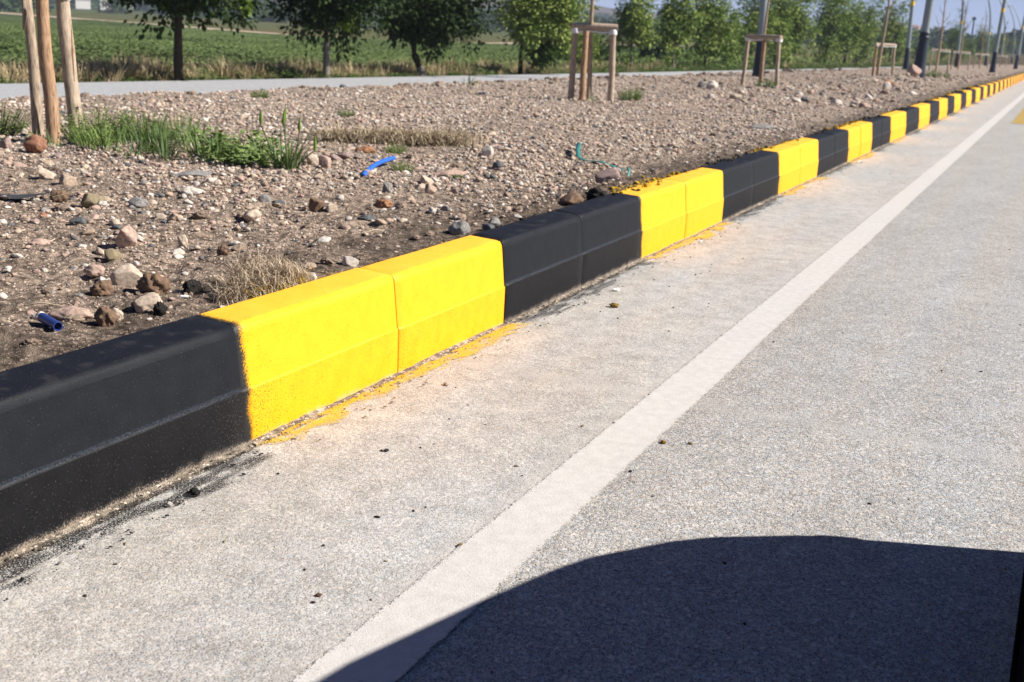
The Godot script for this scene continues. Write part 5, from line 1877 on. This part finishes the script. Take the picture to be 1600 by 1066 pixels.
# ---------------------------------------------------------------- lamp posts
func lamp_posts() -> void:
	var post := thing("lamp_post", "", "lamp post", Vector3.ZERO, 0, "lamp posts in the median")
	var st := begin()
	lathe(st, [[0.0, -0.25], [0.165, -0.25], [0.165, 0.02], [0.15, 0.10], [0.128, 0.45], [0.115, 0.78], [0.112, 0.84]])
	piece("base", finish(st), M.pole_base, post)
	st = begin()
	lathe(st, [[0.112, 0.84], [0.128, 0.86], [0.128, 0.90], [0.112, 0.92], [0.112, 0.96], [0.122, 0.98], [0.122, 1.01], [0.0, 1.02]])
	piece("collar", finish(st), M.pole_base, post)
	st = begin()
	var pts := []
	var rad := []
	for k in 22:
		var h := 0.95 + 8.3 * k / 21.0
		var over := 0.058 * pow(maxf(0.0, h - 3.4), 2.0)
		pts.append(Vector3(-over, h, 0))
		rad.append(lerpf(0.098, 0.052, k / 21.0))
	tube(st, pts, rad, 16)
	piece("pole", finish(st), M.galv, post)
	st = begin()
	tube(st, [Vector3(0, 2.92, 0), Vector3(0, 3.12, 0)], [0.0925, 0.0915], 16)
	piece("band", finish(st), M.band, post)
	var tip: Vector3 = pts[-1]
	st = begin()
	box(st, Transform3D(Basis(Vector3.BACK, 0.12), tip + Vector3(-0.42, 0.07, 0)), Vector3(0.9, 0.10, 0.30), 0.03)
	var head := piece("lamp_head", finish(st), M.galv, post)
	st = begin()
	box(st, Transform3D(Basis(Vector3.BACK, 0.12), tip + Vector3(-0.48, 0.012, 0)), Vector3(0.55, 0.02, 0.22), 0.006)
	piece("lens", finish(st), M.white_plastic, head)
	var labels_left := ["lamp post standing behind the second stake frame", "lamp post with a dark base just left of the big nearest lamp post", "second curved lamp post right of the big nearest one", "third curved lamp post of the far row, near the fifth stake frame", "fourth curved lamp post of the far row", "fifth curved lamp post of the far row, nearly lost in the distance", "farthest curved lamp post of the far row"]
	var at_left := [27.8, 57.0, 85.8, 119.5, 150.0, 182.0, 212.0]
	for k in at_left.size():
		var p := Vector3(-6.6, maxf(soil_y(-6.6, at_left[k]), 0.2) - 0.02, -at_left[k])
		if k == 0:
			post.position = p
			post.rotation.z = 0.025
			post.set_meta("label", labels_left[0])
		else:
			copy(post, p, 0.0, labels_left[k])
	var at_right := [29.4, 62.5, 94.5, 126.0]
	var labels_right := ["big nearest lamp post with a flared dark blue base beside the pink boulder", "second lamp post of the row nearer the kerb, leaning right in view", "third lamp post of the row nearer the kerb", "fourth lamp post of the row nearer the kerb"]
	for k in at_right.size():
		var y := soil_y(-3.1, at_right[k])
		copy(post, Vector3(-3.1, y, -at_right[k]), PI, labels_right[k])


# ---------------------------------------------------------------- far away
func house(label: String, at: Vector2, size: Vector3, turn: float, wall: Material, flat: bool, cols: int, rows: int) -> void:
	var t := thing("house", label, "house", Vector3(at.x, terrain(at.x, at.y) - 0.3, -at.y), turn, "far houses")
	var st := begin()
	box(st, Transform3D(Basis(), Vector3(0, size.y * 0.5, 0)), size)
	piece("wall", finish(st), wall, t)
	st = begin()
	if flat:
		box(st, Transform3D(Basis(), Vector3(0, size.y + 0.15, 0)), Vector3(size.x + 0.5, 0.3, size.z + 0.5))
	else:
		var h := Vector3(size.x * 0.55, 0, size.z * 0.55)
		var y := size.y + 0.01
		var top := size.y + size.z * 0.28
		var a := Vector3(-h.x, y, h.z)
		var b := Vector3(h.x, y, h.z)
		var c := Vector3(h.x, y, -h.z)
		var d := Vector3(-h.x, y, -h.z)
		var e := Vector3(-h.x * 0.6, top, 0)
		var f := Vector3(h.x * 0.6, top, 0)
		st.set_smooth_group(-1)
		quad(st, a, b, f, e)
		quad(st, c, d, e, f)
		for tri_ in [[b, f, c], [d, e, a], ]:
			for v in [tri_[0], tri_[1], tri_[2]]:
				st.add_vertex(v)
		quad(st, d, c, b, a)
	piece("roof", finish(st), M.roof if not flat else wall, t)
	for i in cols:
		for j in rows:
			st = begin()
			box(st, Transform3D(Basis(), Vector3((i + 0.5) / cols * size.x - size.x * 0.5, (j + 0.55) * size.y / rows, size.z * 0.5 + 0.02)), Vector3(size.x / cols * 0.45, size.y / rows * 0.45, 0.06))
			piece("window", finish(st), M.window, t)


func far_things() -> void:
	house("low white building, leftmost of the far buildings beyond the fields", Vector2(-322, 314), Vector3(5.5, 3.6, 5), -0.75, M.house_wall, true, 4, 1)
	house("taller white house right of the low white building", Vector2(-316.5, 319.5), Vector3(4.0, 4.4, 4), -0.75, M.house_wall, true, 3, 2)
	house("small white house at the right end of the far white buildings", Vector2(-311.5, 324.5), Vector3(3.6, 3.6, 4), -0.6, M.house_wall, false, 3, 1)
	house("small lone white house seen between the second and third trees", Vector2(-222, 356), Vector3(5, 4.0, 5), -0.5, M.house_wall, true, 2, 1)
	for e in [[-490, 985, 0], [-470, 990, 1]]:
		house("tall pinkish apartment block, %s of two on the hillside" % ["left one", "right one"][e[2]], Vector2(e[0], e[1]), Vector3(11, 19, 10), -0.4, M.house_pink, true, 4, 6)
	house("pale block on the ridge between two trees", Vector2(-309, 951), Vector3(14, 12, 10), -0.3, M.house_wall, true, 4, 4)
	var r := random(8)
	for k in 16:
		var x := -124.0 + 3.2 * k + r.randf_range(-1.5, 1.5)
		var pink := k % 3 != 1
		var tall := r.randf_range(5, 11)
		house("%s %s %s roofed house of the far hillside town left of the lamp posts" % ["tall" if tall > 8.5 else "low" if tall < 6.5 else "middling", "pinkish" if pink else "white", "flat" if k % 2 == 0 else "red"], Vector2(x, 880.0 + r.randf_range(-25, 25)), Vector3(r.randf_range(4, 7), tall, 6), -0.1, M.house_pink if pink else M.house_wall, k % 2 == 0, 2, 3)
	house("low white building beyond the nearest lamp post", Vector2(-53.5, 497), Vector3(9, 4, 8), -0.1, M.house_wall, true, 4, 1)
	house("low white building far down the road between lamp posts", Vector2(-40, 598), Vector3(14, 4.5, 8), 0, M.house_wall, true, 4, 1)
	# slender mast
	var t := thing("mast", "thin dark mast with a boxy top far behind the trees", "mast", Vector3(-20.5, terrain(-20.5, 299), -299.0))
	var st := begin()
	tube(st, [Vector3(0, 0, 0), Vector3(0, 7.6, 0)], [0.22, 0.16], 8)
	piece("shaft", finish(st), M.pole_base, t)
	st = begin()
	box(st, Transform3D(Basis(), Vector3(0, 8.0, 0)), Vector3(0.75, 0.7, 0.75), 0.08)
	piece("top_box", finish(st), M.pole_base, t)
	# belts of scrub and trees too far to count
	var scrub := crown_mesh(160, Vector3(2.2, 1.5, 2.2), 50, 14, 0.6, Color(0.055, 0.085, 0.035), Color(0.085, 0.115, 0.05), 0.6)
	var where := []
	var tints := []
	for band in [[260.0, 300.0, -60.0, -14.0, 260, 1.0], [330.0, 420.0, -62.0, -2.0, 520, 1.5], [430.0, 620.0, -62.0, 0.0, 420, 1.6], [620.0, 950.0, -62.0, 2.0, 260, 1.7]]:
		for k in band[4]:
			var a := deg_to_rad(r.randf_range(band[2], band[3]))
			var d := r.randf_range(band[0], band[1])
			var p := Vector2(sin(a), cos(a)) * d
			if d < 455.0 and rad_to_deg(a) < -41.6 and rad_to_deg(a) > -47.5 and d > 250.0:
				continue
			if noise_a.get_noise_2d(p.x * 0.012, p.y * 0.012) < (-0.05 if band[0] > 320.0 else 0.12):
				continue
			var size: float = band[5] * r.randf_range(0.6, 1.4)
			where.append(Transform3D(Basis(Vector3.UP, r.randf() * TAU) * Basis.from_scale(Vector3(size * 1.3, size * r.randf_range(0.7, 1.3), size * 1.3)), Vector3(p.x, terrain(p.x, p.y) + size * 0.9, -p.y)))
			var g := r.randf_range(0.8, 1.3)
			tints.append(Color(g, g * r.randf_range(0.9, 1.15), g))
	scatter("distant_scrub", scrub, M.leaf_dark, where, tints)


# ---------------------------------------------------------------- crops and verge
func field_and_verge() -> void:
	var r := random(91)
	var dry := [grass_mesh(201, 26, 0.38, 0.34, 0.007, 0.4, Color(0.38, 0.30, 0.18), Color(0.52, 0.43, 0.28)), grass_mesh(202, 22, 0.30, 0.32, 0.007, 0.5, Color(0.28, 0.26, 0.12), Color(0.48, 0.39, 0.25))]
	var green := weed_mesh(203, 18, 0.26, 0.25, 0.10, Color(0.075, 0.13, 0.035), Color(0.12, 0.18, 0.05))
	var where := [[], [], []]
	for i in 9000:
		var s := 4.0 + 150.0 * pow(r.randf(), 1.6)
		var e := road_edge(s)
		var off := 0.12 + 3.2 * pow(r.randf(), 1.4)
		var x := e - off
		var clump := noise_a.get_noise_2d(x * 0.55, s * 0.35)
		if clump < -0.18 + 0.1 * off and r.randf() < 0.75:
			continue
		var right := smooth(28.0, 45.0, s)
		var kind := 2 if r.randf() < 0.22 + 0.45 * right + (0.25 if off < 0.5 else 0.0) else r.randi() % 2
		var size := r.randf_range(0.6, 1.25) * (1.0 if off > 0.5 else 0.55) * (1.0 + 0.5 * maxf(0.0, clump))
		where[kind].append(Transform3D(Basis(Vector3.UP, r.randf() * TAU) * Basis.from_scale(Vector3.ONE * size), Vector3(x, terrain(x, s) - 0.02, -s)))
	for i in 700:
		var s := r.randf_range(4.0, 17.0)
		var x := road_edge(s) - r.randf_range(0.3, 2.2)
		if noise_a.get_noise_2d(x * 0.5, s * 0.35) < -0.05:
			continue
		where[i % 2].append(Transform3D(Basis(Vector3.UP, r.randf() * TAU) * Basis.from_scale(Vector3.ONE * r.randf_range(0.9, 1.5)), Vector3(x, terrain(x, s) - 0.02, -s)))
	scatter("dry_verge_grass", dry[0], M.straw, where[0], [])
	scatter("dry_verge_grass", dry[1], M.straw, where[1], [])
	scatter("green_verge_weeds", green, M.grass, where[2], [])
	# the crop: leafy rows up to the dirt path
	var crop := weed_mesh(205, 14, 0.34, 0.50, 0.16, Color(0.098, 0.146, 0.048), Color(0.142, 0.188, 0.070))
	var spots := []
	var tints := []
	for i in 30000:
		var x := -15.6 - 120.0 * pow(r.randf(), 1.35)
		x = snappedf(x, 0.85) + r.randf_range(-0.14, 0.14)
		var s := r.randf_range(3.0, 150.0)
		var d := Vector2(x, s).length()
		if d > path_distance(x, s) - 4.0 or x > road_edge(s) - 1.6:
			continue
		var row := noise_c.get_noise_2d(x * 0.3, s * 0.05)
		if row < -0.55:
			continue
		var v := seen(Vector3(x, 0.2, -s))
		if v.z < 0.5 or absf(v.x) > 1.5:
			continue
		var size := r.randf_range(0.85, 1.15)
		spots.append(Transform3D(Basis(Vector3.UP, r.randf() * TAU) * Basis.from_scale(Vector3(size * 1.25, size * 0.72, size * 1.25)), Vector3(x, terrain(x, s) - 0.02, -s)))
		var g := 1.0 + 0.35 * noise_b.get_noise_2d(x * 0.06, s * 0.06)
		tints.append(Color(g, g, g))
	scatter("crop_plants", crop, M.grass, spots, tints)
	# bushes at the far side of the field
	var bush := thing("bush", "", "bush", Vector3.ZERO, 0, "bushes in the fields")
	piece("foliage", crown_mesh(170, Vector3(1.6, 1.0, 1.5), 60, 16, 0.3, Color(0.04, 0.07, 0.02), Color(0.07, 0.10, 0.03), 0.5), M.leaf_mid, bush, Vector3(0, 0.7, 0))
	var first := true
	for e in [[-60.0, 131.0, 0.9, "low green bush by the dirt path"], [-21.0, 64.0, 0.9, "bush behind the tree row right of the pale trunk"], [-24.0, 88.0, 1.2, "green bush in the rough ground behind the tree row"], [-19.0, 47.0, 0.8, "dark bush low behind the pale trunked tree"], [-230.0, 236.0, 2.4, "round pale green bush at the top left corner"]]:
		var o: Node3D = bush
		if not first:
			o = copy(bush, Vector3.ZERO, 0.0)
		first = false
		o.position = Vector3(e[0], terrain(e[0], e[1]), -e[1])
		o.scale = Vector3.ONE * e[2]
		o.rotation.y = e[0]
		o.set_meta("label", e[3])


# ---------------------------------------------------------------- cars
func car(label: String, paint: Material, at: Vector3, turn: float) -> Node3D:
	# length 3.9 along -z from z = 1.42 (tail) to z = -2.5 (nose), left side at x = 0.06
	var t := thing("car", label, "car", at, turn)
	var st := begin()
	st.set_smooth_group(0)
	var mid := 0.856
	var stations := [1.42, 1.36, 1.2, 1.05, 0.98, 0.88, 0.78, 0.68, 0.58, 0.48, 0.40, 0.2, -0.3, -0.8, -1.18, -1.26, -1.36, -1.46, -1.56, -1.66, -1.76, -1.84, -1.92, -2.0, -2.08, -2.15, -2.22, -2.28, -2.33, -2.38, -2.42, -2.45, -2.48, -2.51, -2.54]
	var rings := []
	for z in stations:
		var w := 0.80
		for q in [[1.66, 1.95, 0.80, 0.79], [1.95, 2.13, 0.79, 0.772], [2.13, 2.31, 0.772, 0.67], [2.31, 2.43, 0.67, 0.50], [2.43, 2.49, 0.50, 0.30], [2.49, 2.55, 0.30, 0.06]]:
			if -z > q[0]:
				w = lerpf(q[2], q[3], minf(1.0, (-z - q[0]) / (q[1] - q[0])))
		if z > 1.1:
			w = 0.80 - 0.30 * pow((z - 1.1) / 0.32, 2.0)
		var top := 0.83
		if z < -0.7:
			top = 0.83 - 0.02 * smooth(-0.7, -1.6, z) - 0.235 * clampf((-1.6 - z) / 0.92, 0.0, 1.0)
		if z > 0.9:
			top = 0.80 - 0.10 * smooth(1.0, 1.42, z)
		var arch := 0.15
		for c in [0.73, -1.50]:
			var dz: float = absf(z - c)
			if dz < 0.33:
				arch = maxf(arch, 0.26 + sqrt(maxf(0.0, 0.33 * 0.33 - dz * dz)) * 0.92)
		if z < -1.65:
			arch = 0.055
		var nose := 0.07 * smooth(-2.3, -2.5, z)
		var ring := []
		for p in [[-w * 0.70, (0.17 if z > -1.65 else 0.06) + nose], [-w * 0.985, arch + nose], [-w, maxf(arch + 0.03, 0.34)], [-w * 0.995, maxf(arch + 0.05, 0.52) if arch < 0.5 else arch + 0.05], [-w * 0.975, top - 0.045], [-w * 0.93, top - 0.008], [-w * 0.5, top + 0.025], [0.0, top + 0.03]]:
			ring.append(Vector3(mid + p[0], p[1], z))
		for k in range(6, -1, -1):
			var q: Vector3 = ring[k]
			ring.append(Vector3(2.0 * mid - q.x, q.y, z))
		rings.append(ring)
	for k in rings.size() - 1:
		for i in 14:
			quad(st, rings[k][i], rings[k][i + 1], rings[k + 1][i + 1], rings[k + 1][i])
		quad(st, rings[k][14], rings[k][0], rings[k + 1][0], rings[k + 1][14])
	st.set_smooth_group(-1)
	for end in [0, rings.size() - 1]:
		for i in range(1, 14):
			var o := [0, i, i + 1] if end > 0 else [0, i + 1, i]
			for e in o:
				st.add_vertex(rings[end][e])
	piece("body", finish(st), paint, t)
	# cabin: pillars and roof in paint, glass between
	var low := [Vector2(-0.62, 0.79), Vector2(0.66, -1.0)]
	var A := [Vector3(mid - 0.70, 0.785, -0.95), Vector3(mid + 0.70, 0.785, -0.95), Vector3(mid + 0.70, 0.785, 1.15), Vector3(mid - 0.70, 0.785, 1.15)]
	var B := [Vector3(mid - 0.53, 1.245, -0.20), Vector3(mid + 0.53, 1.245, -0.20), Vector3(mid + 0.52, 1.24, 0.85), Vector3(mid - 0.52, 1.24, 0.85)]
	st = begin()
	st.set_smooth_group(-1)
	for i in 4:
		quad(st, A[i], A[(i + 1) % 4], B[(i + 1) % 4], B[i])
	quad(st, B[0], B[1], B[2], B[3])
	piece("cabin", finish(st), paint, t)
	st = begin()
	box(st, Transform3D(Basis(), Vector3(mid, 1.252, 0.32)), Vector3(1.02, 0.03, 1.02), 0.012)
	piece("roof", finish(st), paint, t)
	for i in 4:
		var n: Vector3 = (A[(i + 1) % 4] - A[i]).cross(B[i] - A[i]).normalized() * 0.004
		if n.dot((A[i] + A[(i + 1) % 4]) * 0.5 - Vector3(mid, 0.785, 0.1)) < 0.0:
			n = -n
		var g := func(u: float, v: float) -> Vector3: return A[i].lerp(A[(i + 1) % 4], u).lerp(B[i].lerp(B[(i + 1) % 4], u), v) + n
		for span in ([[0.07, 0.93]] if i % 2 == 0 else [[0.10, 0.50], [0.54, 0.90]]):
			st = begin()
			st.set_smooth_group(-1)
			quad(st, g.call(span[0], 0.10), g.call(span[1], 0.10), g.call(span[1], 0.90), g.call(span[0], 0.90))
			piece(["windscreen", "side_window", "rear_window", "side_window"][i], finish(st), M.window, t)
	for z in [0.73, -1.50]:
		for side in [-1.0, 1.0]:
			var wheel := Node3D.new()
			wheel.name = "wheel"
			t.add_child(wheel, true)
			wheel.position = Vector3(mid + side * 0.70, 0.28, z)
			wheel.rotation.z = -PI / 2 * side
			st = begin()
			lathe(st, [[0.17, -0.08], [0.255, -0.08], [0.28, -0.06], [0.28, 0.06], [0.262, 0.085], [0.18, 0.088]], 28)
			piece("tyre", finish(st), M.joint, wheel)
			st = begin()
			lathe(st, [[0.18, 0.085], [0.165, 0.05], [0.06, 0.06], [0.05, 0.075], [0.0, 0.075]], 20)
			piece("rim", finish(st), M.dark, wheel)
	for side in [-1.0, 1.0]:
		st = begin()
		box(st, Transform3D(Basis(Vector3.UP, -side * 0.75), Vector3(mid + side * 0.56, 0.50, -2.335)), Vector3(0.26, 0.09, 0.06), 0.02)
		piece("headlight", finish(st), M.white_plastic, t)
		st = begin()
		box(st, Transform3D(Basis(), Vector3(mid + side * 0.60, 0.60, 1.37)), Vector3(0.24, 0.11, 0.05), 0.015)
		piece("tail_light", finish(st), M.roof, t)
	return t


func cars() -> void:
	var black := mat(lin(0.004, 0.004, 0.0045), 0.95, 0.05)
	car("black car at the lower right edge whose shadow falls on the road", black, Vector3.ZERO, 0.0)
	var blue := mat(lin(0.02, 0.03, 0.09), 0.35, 0.5)
	car("dark blue car far away on the other carriageway", blue, Vector3(-10.6, 0, -232.0), PI)
	var red := mat(lin(0.25, 0.02, 0.02), 0.35, 0.5)
	car("small red car farther away on the other carriageway", red, Vector3(-8.4, 0, -300.0), PI)
